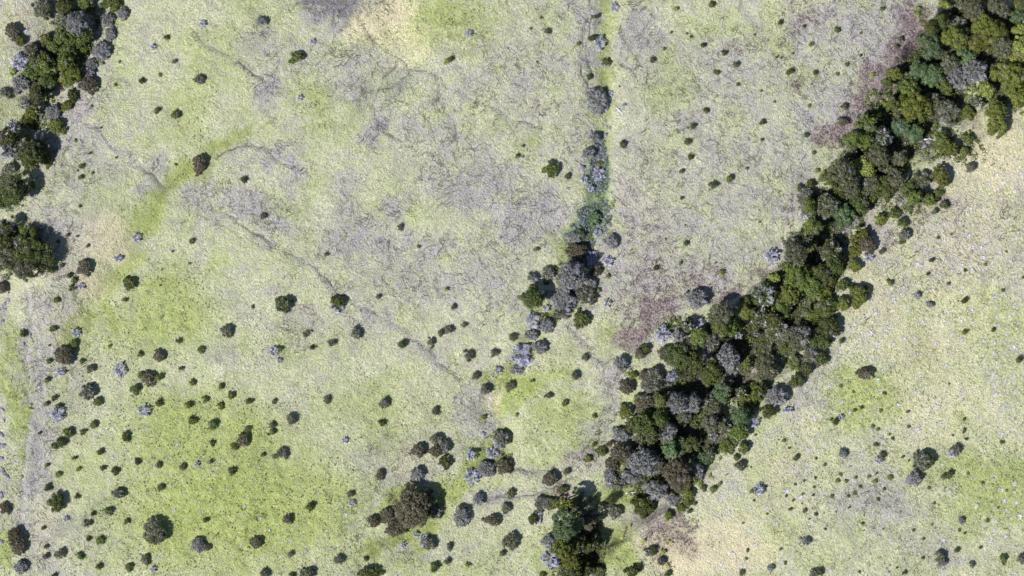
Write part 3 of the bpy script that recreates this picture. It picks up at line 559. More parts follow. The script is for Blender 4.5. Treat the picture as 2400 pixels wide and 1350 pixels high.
# ------------------------------------------------------------------ survey of plants: kind x y rx [ry] [rot] [h=height in metres] [o=openness] |landmark label
# k dark evergreen, g green, o olive, y yellow green, t blue green, m grey olive, b brown, a ashen with twigs, v bleached leafless, l leafy plant
PLANTS = """
m 97 20 26;k 152 14 26;g 203 10 24;g 262 8 30 20|wide bright green tree at the top edge, left;a 287 32 16;a 252 47 19;m 155 45 20;a 183 56 31|ashen dome tree inside the upper left wood;b 28 73 20 21|olive brown dome tree nearest the top left corner;o 46 95 13;
o 108 95 19;g 150 85 23;k 190 88 20;o 195 116 20;g 163 120 20;g 130 112 16;a 238 120 26 24|grey twiggy tree on the right edge of upper left wood;a 258 80 14 18;v 43 145 20|bleached bare tree in the upper left wood;m 75 115 20 16;g 105 150 24;k 84 138 16;o 165 175 26 24;g 155 142 20;a 205 170 20;b 207 198 27 23|brown dome tree at lower right of upper left wood;a 215 150 15;
y 237 147 6;y 30 167 9;g 72 168 22;g 112 192 19;a 48 195 23;m 84 205 18;m 10 217 13;k 90 224 20;v 58 248 11;o 73 265 14;o 157 248 16 15|bright olive bush below its black-shadowed neighbour;k 170 226 14 16;a 124 264 22 20;o 133 299 22 24|rounded bright olive tree of the left wood;k 64 286 20;v 28 302 18;y 53 321 14 7;v 92 318 13;k 22 328 24;
v 24 356 22;k 74 365 28 32|dark evergreen beside a bright olive crown, left wood;k 60 340 18;o 110 370 16 22;m 22 395 20 14;k 36 445 32 30|dark evergreen at left edge above the biggest left crown;k 6 470 22;k 15 532 18;k 14 568 22;k 78 592 44 42 0 h=6|largest dark evergreen crown at the left edge;g 62 543 14 16;k 52 572 20;m 62 632 28 26;m 18 605 26 30;b 4 675 17 18;
v 359 110 7;b 409 144 5;k 332 190 7;m 467 186 14 12|grey olive bush alone in upper left meadow;k 368 259 6;g 412 270 12 11;k 190 390 6;g 188 416 6;b 467 383 18 27 -10|oval brown tree alone on the upper left meadow;
a 612 50 14 12;g 695 134 17 17|round dark green tree alone in upper centre meadow;v 733 97 7;v 703 228 7;k 571 421 8|small dark bush right of the oval brown tree;v 475 55 8;
v 1098 78 9;y 1048 143 7;k 1056 139 7;m 1283 74 7;k 1395 39 9 4 20;k 1387 90 11 7 10;v 1404 100 14 18;g 1422 145 13 10;v 1414 150 8;k 1380 181 6;a 1398 237 28 34 0|wide grey twiggy tree on the green strip, upper centre;v 1412 240 18 22;v 1431 218 7;v 1440 17 11 13|bleached tree on the green strip at the top edge;a 1393 322 15 13;a 1378 359 18 15;
g 1292 398 19 22|round dark green tree left of the stream rocks;b 1329 413 9 8;v 1403 407 17|bleached bare tree on the stream below the rocks;v 1368 420 10;v 1385 441 9;y 1404 387 5;g 1212 365 6;v 1223 368 4;
y 1582 22 6;o 1667 11 7 8|small olive bush nearest the top edge, right of strip;k 1529 141 6;k 1647 107 6;k 1698 124 5;k 1726 151 6|round dark bush in the upper right meadow centre;k 1829 52 5;k 1883 62 4;o 1901 105 5;g 1679 170 6;k 1855 167 7 5 20|darkest paired bush in the upper right meadow;g 1846 171 5;o 1911 171 6;
o 1654 261 6;k 1624 296 7;k 1611 333 7;k 1617 369 6;o 1597 402 6;k 1786 287 8 6 30|dark oval bush in the middle of upper right meadow;k 1889 317 6;k 1459 338 8;g 1710 418 8 9;m 1671 434 11 9|grey olive sprawling bush in the right centre meadow;v 1462 246 6 4 30;g 1962 71 9 6 10;y 2150 20 6;y 2151 35 6;g 2067 22 5;k 2112 92 7;g 2102 110 6;y 2045 175 5;y 2046 214 5;b 1979 250 9;m 1975 285 16 10 0 o=.4;
y 2212 10 17 10;m 2280 22 26;m 2332 14 28 20;m 2305 32 18;m 2350 30 14;t 2385 38 14;k 2395 10 16;k 2206 48 19;k 2180 66 17;o 2235 88 28 27|bright olive billowing crown in the upper right wood;m 2242 56 22 18;t 2180 106 26 25|blue green crown in the upper right wood;o 2302 60 24;o 2332 82 28;o 2290 102 24;m 2352 112 22;t 2266 135 18;m 2225 152 22;a 2285 168 28 24;a 2245 185 24;
y 2388 72 14;y 2392 112 22;y 2380 140 22;o 2366 178 34 30|broad yellow olive crown at the right edge;o 2338 166 18;o 2388 222 22 26;y 2310 215 17;t 2150 166 22;t 2186 176 24;g 2215 205 18;o 2096 174 17 14|bright olive crown at the wood's upper left side;g 2078 194 14;g 2130 202 18;l 2078 232 16;g 2092 245 16;l 2100 255 12;o 2146 250 34 32|broad dark olive crown in the upper ravine;m 2190 240 20;m 2222 264 26 28|grey olive crown in the middle upper ravine;
o 2270 266 20 22;k 2292 240 14;o 2335 278 30 48 0|tall oval yellow olive crown by the right edge;t 2112 298 28 18;t 2145 312 20;g 2030 288 24 22;l 2062 265 10;l 2052 255 9;g 2000 328 20;k 2062 322 24;g 2025 325 20;v 2080 325 13|white forked dead tree in the upper ravine;g 2205 328 18;o 2222 350 20 16;g 2268 325 16;l 2270 315 9;g 2262 356 12;y 2024 392 20 26 20|yellow green oval crown, left side of the ravine;m 2056 368 30 32;m 1972 404 28 24|dark grey olive crown at the ravine's left edge;
g 1938 420 22 16;y 1928 408 7;m 1990 436 26;k 1965 445 22;m 2108 372 18;o 2118 390 14;o 2203 415 24 32 0|upright oval olive crown beside the pale right slope;m 2160 422 22;m 2275 394 13|small grey olive bush beside the right side dark wood;k 2136 440 22;m 2100 420 20;g 2085 400 14;k 2075 440 24;m 2040 430 24;k 2020 460 24;
k 1900 432 11;y 1915 402 5;k 1875 440 9;m 1890 452 20 16;m 1935 482 26|blue grey crown beside the white forked branches;g 1895 482 20;t 1978 506 23 25|bright blue green dome in the ravine middle;k 2012 478 24;g 2045 456 16;g 2140 462 24 16;g 2172 466 28 18 -10|bright green flat crown on the ravine's right bank;o 2196 455 14;k 2212 480 11;o 2066 516 20 16;k 2096 500 18 14;k 2115 520 12 16 40;m 2120 551 16 17|round dark bush on the right bank with olive foot;o 2112 567 6;
o 2020 556 28 24|dark olive crown with rusty leaves;b 2032 575 24;o 2004 588 22;o 2002 622 20 16;v 2036 604 11;m 2066 590 9 7;k 1948 590 24;k 1955 622 26;k 1930 648 28;o 2012 692 26 28 0|round olive crown jutting onto the right slope;o 1975 714 20 18;k 2030 680 12;o 1930 682 20;k 1975 670 16;g 1935 722 26;k 1942 768 30;k 1930 800 22;v 1958 778 11;k 1905 800 22;
v 1808 600 17|bleached bare tree on the ravine's left bank;v 1857 572 13;v 1900 548 10;v 1886 500 12;g 1902 530 22;m 1862 590 26;k 1885 560 18;y 1812 652 14 12;g 1866 642 28;o 1848 692 27 24|bright olive crown in the ravine's lower middle;g 1905 668 26;g 1830 720 20;k 1792 690 27 30|dark green crown at the ravine's notch;o 1744 704 15 12;o 1748 730 17;k 1784 742 22;k 1812 745 18;
m 1690 735 26;g 1712 762 20;k 1610 765 13|small dark crown above the lower ravine;v 1553 785 20 22|bleached bare tree beside the reddish scrub;a 1590 786 13;v 1638 756 12;g 1640 790 20;m 1618 808 20;g 1690 768 22;m 1665 800 22;v 1732 786 9;v 1772 782 7;k 1590 835 36 34|large dark crown in the lower ravine's left part;m 1560 830 20;k 1625 850 20;v 1652 832 14 18;a 1706 838 24 26;k 1662 864 22 18;g 1660 885 16;
g 1752 855 9;m 1795 860 28 30;m 1870 788 30|wide green grey crown on the lower ravine's right side;g 1900 742 20;g 1845 812 24;m 1900 830 24;g 1862 850 22;k 1890 862 20;k 1868 892 20;k 1920 840 20;o 1892 856 10;k 1830 770 18;
a 1455 851 19|grey dome tree at left of the lower ravine;m 1500 830 14;k 1512 818 12;o 1483 880 11|bright olive bush beside its black shadow, lower ravine;b 1512 882 16;m 1532 880 22;m 1525 905 26 18;v 1575 880 14;
k 2184 610 7 5|dark oval bush highest on the right slope;k 2174 643 4;o 2085 662 8 6|olive bush nearest the round olive crown on right slope;k 2260 705 9|darkest round bush alone on the right slope;k 2388 843 8|dark round bush at the right edge, middle of slope;k 2328 773 5|small dark shrub between the two darkest slope bushes;o 2261 779 6;a 2150 693 9|small ashen bush left of the darkest round bush;a 2180 715 10 8;k 1972 799 6;b 2028 877 23 15|grey brown dome tree alone on the right slope;m 2192 495 7;
m 157 551 4;k 136 566 5;g 144 623 5;k 163 646 5;g 174 657 6;g 170 675 9 9 0 o=.5;o 132 704 7|olive bush above the grassy track, left meadow;b 197 627 20 20|round brown tree right of the biggest left crown;v 190 671 8;v 320 557 11|small bleached tree above the brown slope;v 277 606 11 9;g 303 665 18 17;v 299 665 14|bleached tree growing with a green bush;m 293 703 5;
k 55 782 9 10;o 124 771 9 7;v 178 780 12|bleached bare tree above the brown dome, left;g 171 806 11|bright green bush touching the brown dome, left;b 149 833 25 26|wide brown dome with a green bush touching it;g 115 846 6;g 192 847 6;m 212 865 11 10;v 142 873 13 10;g 110 891 6;v 281 866 14 19|cone shaped bleached tree, lower left meadow;o 328 830 7;b 372 834 15 17|upright grey brown bush in the lower left meadow;m 417 797 8 9 0 o=.5;k 424 864 6 4;g 470 820 9;
g 330 880 8 9;b 347 888 17 19|brown dome flanked by two green bushes;g 373 885 10;g 450 897 8;g 449 565 6;m 617 507 8;k 665 713 23 21 -20|dark fan shaped tree alone in the middle left meadow;k 790 709 20 17;v 791 720 16 14|bleached tree backed by a dark crown, middle meadow;m 531 776 15 17|grey olive tree in the middle left meadow;m 834 781 14 16|upright dark grey bush in the meadow centre;k 943 807 11|small round black green bush in the meadow centre;v 641 823 12 13|bleached tree with a detached lower puff;v 654 845 7;k 656 817 6;
m 719 780 13 9 0 o=.6;m 777 804 9;k 731 814 4;m 763 597 5;m 938 532 7 9 0 o=.4;m 886 696 6;b 1010 802 9 12|upright brown bush in the centre meadow;b 1033 780 9;m 1052 772 12 10;m 1087 763 8 8 0 o=.5;m 1062 720 9 8 0 o=.4;y 1043 678 8 6 0 o=.4;m 1202 790 10;m 1098 833 14 12|grey olive bush left of the bleached grove;m 1158 828 12 10 0 o=.4;m 1115 881 11 10;v 1166 868 10|small bleached tree left of the largest white tree;
k 1247 697 32 28 0 h=5.5|broad dark brown crown left of the central grove;m 1285 640 18;m 1248 650 14 12;v 1252 655 12;k 1281 662 7;a 1345 556 20 14;b 1352 592 30 28|brown round crown at the top of the central grove;v 1386 606 17 19|bleached tree right of the brown grove crown;v 1402 548 11;a 1434 567 18 20|blue grey dome right of the central grove;v 1425 613 14 11|bleached bush right of the central grove;b 1397 634 15 18;a 1340 645 32 32|ashen dome in the middle of the central grove;v 1352 630 16;
m 1374 692 26 26;a 1386 665 16;a 1322 705 34 32;m 1318 735 28 16;v 1299 700 10;v 1280 723 8;g 1362 750 22 24 30|isolated round crown at the grove's lower right;v 1423 710 10;y 1425 647 5;y 1402 680 6;l 1436 479 6;t 1395 512 18 20;t 1360 548 16 10;v 1248 752 17 20|bleached tree at the foot of the dark brown crown;a 1281 764 20 22;v 1283 766 15;a 1245 785 18 13;v 1248 788 12;
a 1265 815 22 17;v 1223 833 27 29|largest white bare tree in the whole meadow;a 1211 867 20 13;v 1211 866 15 10;g 1199 845 5;m 1370 838 9 11;m 1348 881 11 12;g 1247 893 4;m 1257 585 7 5;k 1597 465 4;k 1538 628 6 5;g 1594 616 4;y 1690 639 7 8;t 1607 572 6;a 1634 700 31 24|blue grey dome tree beside the reddish scrub;
m 205 919 21 20|grey olive dome above touching green bush, lower left;v 205 930 9;g 228 942 12;k 126 933 7;g 108 947 6;v 134 970 17|white bare tree with dark top, lower left meadow;k 139 952 10 7;l 67 957 4;g 219 996 10;g 194 1012 8;g 160 1014 13 11;k 143 1038 14 13|dark triangular bush at the left meadow edge;g 126 1047 8;m 92 1015 4;g 315 913 13 14;g 372 945 9;v 338 963 16 14|round bleached bush among the lower left bushes;o 440 949 10;g 449 986 12 10;
g 294 1023 11 12|vivid green round bush in the lower left meadow;k 234 1059 8;k 174 1074 8 4;o 109 1091 5;g 138 1112 8 6;y 183 1100 5;k 240 1097 7;k 269 1104 9 10;k 322 1083 7;m 370 1090 8;m 427 1096 7;v 428 1098 5;v 461 1088 7;g 111 1143 9;k 132 1179 23 25|dark ragged crown beside the track, lower left;m 181 1165 7 6;m 277 1157 16 14|grey triangular bush in the lower left meadow;k 376 1142 8;b 11 1192 13 16;g 252 1198 12 10;k 216 1205 5;v 154 1216 7;m 205 1227 9;
k 297 1222 8 6;k 101 1238 5;m 361 1248 31 34 0|broad dark olive dome, lower left meadow;b 36 1262 22 26|heart shaped brown tree at the left edge;b 44 1283 19 20;k 207 1263 4;g 235 1267 10|green bush between two brown domes, bottom left;m 140 1298 13 14;m 107 1304 8;m 107 1282 5;g 187 1302 9;m 340 1312 12 14;g 302 1330 10|green bush by the bottom edge, left meadow;k 231 1328 8 6;a 48 1330 19 17;v 48 1330 14;v 358 1334 8;a 463 1279 19 20|grey triangular tree in the lower left meadow;k 127 1350 6;
g 481 936 9;o 517 906 7;g 541 927 9;o 517 951 9;g 583 942 9 7;g 642 941 5;g 498 996 13 12;b 569 1032 17 18|black brown crown with green foot, lower left meadow;g 550 1047 9;g 581 1006 8;m 637 997 9;g 639 1013 8;m 682 983 11 17|upright grey bush in the lower middle meadow;k 616 1066 5;m 661 1062 15 14|grey brown bush with a green left foot;g 645 1070 7;k 497 1039 7;m 493 1083 5;k 543 1105 9 11;k 482 1219 6;m 485 1284 9;m 766 936 8 11;v 766 934 6;
m 901 945 13 14|dark triangular tree with pale middle, centre meadow;v 903 947 8;k 894 992 9|small dark round bush under the triangular tree;v 808 1032 8;b 891 1113 11 15;m 821 1158 9;v 824 1179 9 8;k 727 1187 11|dark green round bush in the lower centre meadow;b 673 1218 12 13|dark brown round bush in the lower centre meadow;b 599 1272 16|round grey brown tree near the bottom, left centre;m 793 1311 14 11;m 620 1346 11 14;k 684 1348 8;m 719 1345 22 14|grey brown tree at the bottom edge, left centre;k 865 1343 28 16|dark tree at the bottom edge right of centre left;k 895 1343 6;m 681 1299 8;
b 968 1190 42 46 0 h=6|largest dark brown crown in the bottom centre;b 905 1207 18 21;b 876 1222 16;b 928 1238 30 22;k 1003 1165 17;m 1024 1200 16 18;v 1012 1160 9;v 944 1278 7;m 857 1309 5;k 872 1339 10;
m 1138 914 13;v 1138 915 9;m 1197 905 15 12;v 1195 906 10;m 1020 963 9 12;v 1020 966 6;m 1288 927 8;m 1279 929 4;g 1323 945 8|small green bush in the right centre meadow;y 1210 972 4;y 1131 979 6;g 1393 975 6;m 1023 1030 17 15;m 1042 1048 14 18;b 1023 1057 20 16;k 1043 1083 16 17|dark green bush under three grouped crowns, bottom centre;b 980 1056 19 18|round olive brown tree left of the grouped crowns;a 977 1112 19|round grey tree above the largest brown crown;v 978 1116 11;
m 1177 1027 22 23 -30|dark upright crown atop the lower bleached grove;v 1170 1036 16;v 1153 1063 15;b 1181 1093 21|round brown crown of the lower bleached grove;a 1140 1100 23 21;v 1142 1100 16;v 1105 1117 19|sprawling bleached tree of the lower grove;v 1103 1066 12 15;k 1117 1058 8 5;a 1081 1212 21 27 0|upright grey dome right of the largest brown crown;k 1084 1190 15 8;a 1121 1170 15 17;v 1120 1172 11 14;m 1197 1157 10 15;m 1187 1191 12 13;b 1153 1220 20 15|oval grey brown tree near bottom centre;m 1196 1270 21 24|notched dark grey tree near the bottom centre;
g 1177 1296 9 7;v 975 1252 8;m 1004 1275 18;v 994 1269 15|bleached tree under the largest brown crown;m 1053 1281 6 12;m 1048 1316 8;k 1018 1330 11 12|small dark bush at bottom, below the bleached tree;y 1093 1325 10 6 0 o=.5;g 1272 1348 8;b 1290 1122 21 20|round brown tree with pale centre, above bottom wood;v 1292 1120 12;m 1328 1105 8 10;k 1318 1148 15 11;m 1268 1180 18 20;m 1290 1180 18;v 1258 1212 12 20 -15;k 1252 1216 15 18|dark leaning tree left of the billowing green tree;
o 1326 1180 28 20 0 h=9|olive crown above the billowing blue green tree;t 1325 1225 32 40 0 h=10.5|largest billowing blue green tree at the bottom;b 1382 1225 14 19 -20;y 1353 1151 5;g 1408 1060 15|bright green round bush left of the lower ravine;o 1378 1076 10|small olive bush left of a bright green bush;o 1391 1042 6;a 1283 1268 17;v 1290 1308 22 24|bleached bare tree left of the bottom wood;o 1318 1288 22;k 1350 1275 20;k 1385 1278 22 16;v 1372 1286 11;o 1340 1320 24 22;k 1370 1335 20;k 1410 1342 18 12;k 1395 1268 14;k 1340 1345 20;
k 1425 1172 16 14;m 1440 1200 17 20|dark blue grey bush between the two bottom woods;k 1408 1190 10;b 1468 908 20 18|round brown tree at the lower ravine's left edge;o 1465 966 20 18|bright olive round tree left of the lower ravine;b 1512 945 26 30 0|tall brown green crown in the lower ravine;o 1500 940 18;g 1547 940 16 15;k 1505 990 24;k 1525 1010 22;k 1480 1000 18;k 1545 980 20;a 1585 945 26 22|ashen twiggy crown inside the lower ravine;v 1585 946 13;a 1625 945 16 20;a 1562 1010 26 24;b 1565 1030 20;m 1600 975 18;
a 1455 1020 22 20;b 1452 1056 30 26|brown crown at the lower ravine's left edge;b 1434 1088 18;t 1572 1050 20 24;t 1592 1045 20;k 1620 1040 18;a 1505 1082 35 30|widest ashen crown with white limbs, lower ravine;v 1503 1078 16;a 1478 1115 24 20;b 1592 1115 36 34 0|large brown olive crown at the ravine's bottom;o 1612 1158 18 16;a 1542 1148 26 22;a 1578 1172 20 16;a 1636 1106 12 16;t 1650 1078 22 20;k 1665 1062 12;a 1430 1120 16 26;m 1450 1135 26 16;k 1508 1190 31 28|round black green crown at the ravine's lower end;o 1567 1208 12|bright yellow olive bush at the ravine's tip;o 1596 1193 14 12;o 1612 1180 11;
t 1694 918 22|dark blue green crown right of the ravine middle;m 1665 950 22;v 1684 952 9;m 1665 992 20;o 1750 943 20;k 1740 920 14;g 1776 918 18 20;a 1820 928 30 26|lavender grey crown at the lower ravine's right edge;v 1822 926 16;k 1800 965 22 16;v 1846 962 13 8;t 1735 975 24 22;g 1730 1012 28 30 0|broad green crown on the lower ravine's right edge;g 1705 1045 22;v 1766 990 13 15;v 1672 1020 12;g 1742 1050 16;o 1725 1073 8;k 1700 1000 16;
m 1735 1092 13;v 1736 1090 9;o 1864 1073 8|olive bush alone left of the right slope trees;v 1778 1149 15|bleached tree joined to an olive bush, right slope;o 1763 1152 8 9;l 1667 1118 5;o 1648 1145 7;o 1672 1147 7;y 1641 1128 6;y 1686 1134 4;y 1628 1125 5;y 1640 1136 5;o 1628 1180 4;k 1617 1198 5;l 1475 1232 11 14|leafy bright bush at the tip of the bottom clearing;l 1459 1260 8;l 1508 1264 7;m 1521 1294 13 11;k 1531 1290 10;m 1550 1316 11;l 1563 1330 9;k 1481 1340 18 15|dark tree at the bottom edge below the clearing;k 1496 1330 9;l 1565 1270 6;y 1555 1294 6;k 1565 1345 8;
a 1887 1270 13 12|grey dark rimmed bush, lower right slope;m 1907 1344 13 11;a 1806 1332 9;m 1738 1343 7;k 1957 987 9|jet black burnt bush on the right slope;v 1971 978 7;a 1975 1064 12|grey bush left of the right slope pair;m 2066 1068 9 11|dark topped small tree left of the slope pair;v 2060 1079 11 9;m 2160 1080 25 24 0|large dark olive crown of the right slope pair;k 2177 1078 17 20;a 2143 1122 20;v 2148 1124 13|ashen bleached dome of the right slope pair;m 2242 1056 12 15;v 2232 1062 12|bleached bush with dark rim, lower right slope;k 2226 1112 10|black oval bush right of the slope pair;m 2212 1118 8 6;
a 2253 1221 9|small grey bush alone, lower right slope;m 2204 1307 14 17;a 2208 1318 12|half grey tree at the bottom of right slope;g 2351 1312 9 14|upright dark green bush near the bottom right corner;k 2242 1290 6|small dark shrub near the bottom right trees;m 2278 1324 5 8 40;k 1922 1341 9|dark bush on the bottom edge of right slope;m 2394 1312 12 14
"""  # the dark evergreen right of the largest brown crown stands in for its shadow
# tiny shrubs a metre or less across: x y size
DOTS = """391 87 5;280 144 4;270 198 4;375 176 4;236 299 3;176 328 4;210 359 4;181 400 3;216 405 4;215 249 3;412 385 4;272 369 3;1259 145 3;1244 67 3;1268 41 4;1356 103 5;1225 342 4;1769 81 3;1730 198 4;1821 133 4;1831 136 3;1859 125 3;1612 299 3;1816 238 3;1785 213 3;1897 247 4;1786 327 4;1908 358 4;1452 202 3;1557 114 4;1752 394 3;1574 75 3;1610 78 3;1620 86 3;1963 174 5;2018 77 3;2100 137 4;2017 130 4;1986 152 4;
188 483 4;181 553 3;205 576 4;257 811 5;115 810 3;404 589 3;444 617 3;375 669 3;379 631 3;592 718 4;741 812 3;981 578 4;1606 528 3;2262 635 4;2230 549 3;2198 558 4;2223 665 4;2399 651 4;628 1018 3;2360 590 3;2310 620 4;2350 680 4;2225 900 3;1970 905 4;2130 1080 3;1678 616 3;2130 1000 4;1780 520 3;1560 560 3;
1863 1135 4;1882 1158 4;1885 1127 4;1905 1161 4;1859 1173 4;1853 1193 4;1886 1197 5;1913 1206 4;1908 1142 4;1911 1120 3;1913 1075 4;1767 1173 3;1798 1205 3;1843 1162 3;1742 1226 3;1760 1095 3;1796 1141 3;1880 1180 3;1752 1290 4;1830 1287 4;1840 1320 5;1897 1217 3;1750 1310 3;1960 1200 3;
1933 1090 4;1971 1113 4;1963 1127 5;1983 1128 5;2006 1119 4;2037 1117 5;2054 1110 4;2051 1128 6;2016 1141 5;2072 1147 5;2003 1155 5;1988 1163 4;1950 1163 6;2058 1171 5;2088 1119 6;2177 1143 4;2216 1143 3;2053 1043 6;2046 1000 5;2058 1006 4;2085 1018 4;2092 1028 4;2064 963 5;2073 922 5;2004 962 5;2018 955 5;2001 919 4;2128 965 5;2260 1009 5;2260 983 4;2348 1037 5;2265 1029 4;2116 1071 4;2298 1284 5;2164 1264 4;2249 1243 4;2262 1249 3;2141 1244 4;2185 1229 4;2163 1308 4;2120 1342 6;2014 1340 4;2102 1331 3;2303 1132 5;2315 1221 4;2021 1227 4;2270 1110 4;2234 1020 3;1935 1240 3;2190 1180 3;2360 1150 4;2070 1240 3;1990 1190 4;2340 1190 4;2330 1120 3;
1838 1032 4;1770 1020 3;1850 1050 3"""
TUFTS = """5 10;33 12;52 28;18 43;70 50;60 73;12 128;25 113;320 348;993 39;1790 219;1642 180;1447 261;
2212 526;2248 523;2280 526;2275 489;2305 488;2315 462;2347 466;2317 511;2365 513;2353 543;2270 553;2212 565;2315 562;2383 557;2167 583;2203 587;2228 585;2261 577;2281 579;2299 580;2342 589;2242 605;2275 608;2304 603;2368 612;2216 612;2149 619;2254 622;2278 633;2317 624;2335 613;2197 645;2230 635;2373 649;2297 659;2326 657;2348 663;2117 674;2186 680;2228 673;2251 682;2297 693;2330 698;2353 688;2392 687;2093 702;2333 720;2377 713;2220 722;2222 733;2277 727;2305 727;2052 735;2128 727;2377 733;2365 742;2335 742;2040 780;2075 773;2162 755;2220 755;2252 752;2280 756;2308 754;2340 762;2387 757;2191 772;2230 782;2359 782;2118 794;2143 792;2253 798;2304 798;2329 804;2192 803;2060 807;2094 806;2148 831;2376 814;2328 827;2252 827;2189 837;2308 841;2275 854;2217 857;2358 852;2340 859;2093 855;2068 868;2328 878;2377 883;2357 891;2233 889;2156 883;2112 894;2057 891;
2376 375;2391 407;2362 410;2352 427;2337 443;2317 430;2378 447;2336 410;
1940 905;1973 941;1928 950;1950 963;1972 975;2015 947;1992 967;2017 974;2053 960;2062 917;2143 920;2107 932;2105 950;2193 952;2300 903;2333 925;2378 916;2385 945;2323 948;2350 955;2333 975;2318 997;2365 1006;2348 1017;2204 992;2151 1007;2094 1008;2041 1010;2087 977;2017 1062;2194 1042;2307 1057;2360 1054;2397 1073;2208 1090;2252 1105;2278 1121;2302 1093;2329 1116;2377 1132;2348 1149;2378 1152;2226 1150;2267 1165;2288 1185;2353 1173;2382 1178;2335 1193;2358 1195;2390 1210;2370 1214;2335 1223;2306 1233;2329 1243;2367 1237;2392 1243;2355 1258;2323 1265;1996 1124;2025 1184;2082 1211;2085 1266;2211 1266;2154 1298;1945 1338;2083 1346;2374 1343;2255 928;
1717 1137;1693 1163;1730 1156;1755 1188;1795 1189;1707 1201;1669 1199;1637 1212;1640 1235;1728 1227;1787 1220;1820 1225;1758 1239;1687 1252;1848 1237;1860 1203;1843 1151;1876 1165;1857 1102;1832 1087;1847 1050;1822 1014;1857 1018;1903 1031;1895 1056;1895 1097;1907 978;1905 952;1867 978;1655 1276;1677 1297;1717 1298;1772 1277;1832 1313;1744 1325;1688 1325;1903 1223;1918 1063;1917 1130;1649 1303;1662 1323;1700 1337;
222 1025;263 1073;257 1127;293 1126;343 1005;377 1027;415 1042;292 1053;370 1060;300 1082;400 1073;323 1108;355 1109;398 1112;428 1123;397 1147;432 1160;467 1177;437 1187;408 1195;472 1201;372 1305;403 1283;218 1293;270 1270;373 983;250 1010;430 922;458 920;442 1217;467 1333;
582 1087;606 1097;647 1123;599 1126;494 1145;530 1148;576 1167;505 1182;573 1187;616 1185;635 1205;569 1203;610 1215;566 1228;648 1228;695 1233;715 1230;630 1243;711 1248;681 1268;660 1271;740 1272;717 1281;646 1287;717 1293;738 1296;657 1305;778 1287;819 1288;810 1263;810 1206;772 1218;772 1183;748 1156;556 1257;564 1278;547 1303;620 1310;540 1337;507 1333;757 1311;867 1313;668 1339;608 1330"""
ROCKS = """1420 284 5;1413 292 6;1422 296 5;1418 316 8;1408 330 7;1402 348 8;1394 352 7;1406 360 6;1400 372 6;1390 376 5;1363 393 9;1350 377 4;1380 380 4;1340 398 4;1333 441 4;1355 511 5;1307 531 5;1368 473 4;1297 542 3;1342 543 3;10 716 9;12 726 6;4 755 6;70 785 4;55 806 4;20 704 6;5 960 7;8 985 6;3 1020 9;4 1045 9;2 1075 8;5 1105 8;14 1116 6;3 1160 9;1 1270 7;50 1118 4;90 958 3;30 528 9;34 560 8;2178 332 8;2168 345 9;2158 330 7;2172 318 6;2185 350 6;1990 533 8;2002 525 9;1980 545 9;1968 556 7;2012 515 7;2025 505 6;2040 488 5;1925 592 9;1918 605 9;1935 583 7;1925 620 7;1914 640 5;1715 880 9;1705 888 10;1698 898 9;1725 875 7;1712 900 7;1500 815 6;1493 830 6;1508 838 6;1133 1017 7;1430 300 5;1385 310 5;2060 478 5;1790 700 4"""
LOGS = """2183 325 22 0|white fallen trunk lying in the upper ravine;1478 1154 16 10|short white log in the grass beside lower ravine;2150 588 9 40|thin dark stick lying on the upper right slope;2138 603 9 25|longer dark stick lying right of the dark olive crown;2103 643 5 30|tiny dark stick above the olive bush on right slope;1452 259 12 -35|pale log lying right of the green strip;1703 1112 5 50|small dark stick below the lower ravine;2035 747 9 30|thin stick on the bare right slope edge;2325 384 7 30|dark stick at the right edge of the upper slope"""
# ------------------------------------------------------------------ place everything
NAME = {'k': 'evergreen', 'g': 'green', 'o': 'olive', 'y': 'yellow_green', 't': 'blue_green', 'm': 'grey_olive', 'b': 'brown', 'a': 'ashen', 'v': 'bare', 'l': 'leafy'}
LOOK = {'k': 'dark evergreen', 'g': 'mid green', 'o': 'olive', 'y': 'yellow green', 't': 'blue green', 'm': 'grey olive', 'b': 'brown', 'a': 'ashen twiggy', 'v': 'bleached bare', 'l': 'broad leaved'}
records = []     # obj, look phrase, noun, x, y, fixed label

def in_wood(px, py):
    x, y = W(px, py)
    return float(cover(np.array([x]), np.array([y]), D)[0]) > 0.5

seed = 100
items = []
for e in PLANTS.replace('\n', '').split(';'):
    e = e.strip()
    if not e: continue
    lab = None
    if '|' in e: e, lab = e.split('|')
    tk = e.split(); kind = tk[0]; nums = []; opt = {}
    for q in tk[1:]:
        if '=' in q: a, b = q.split('='); opt[a] = float(b)
        else: nums.append(float(q))
    px, py, rx = nums[:3]; ry = nums[3] if len(nums) > 3 else rx; rot = nums[4] if len(nums) > 4 else 0
    items.append((kind, px, py, rx, ry, rot, opt, lab))

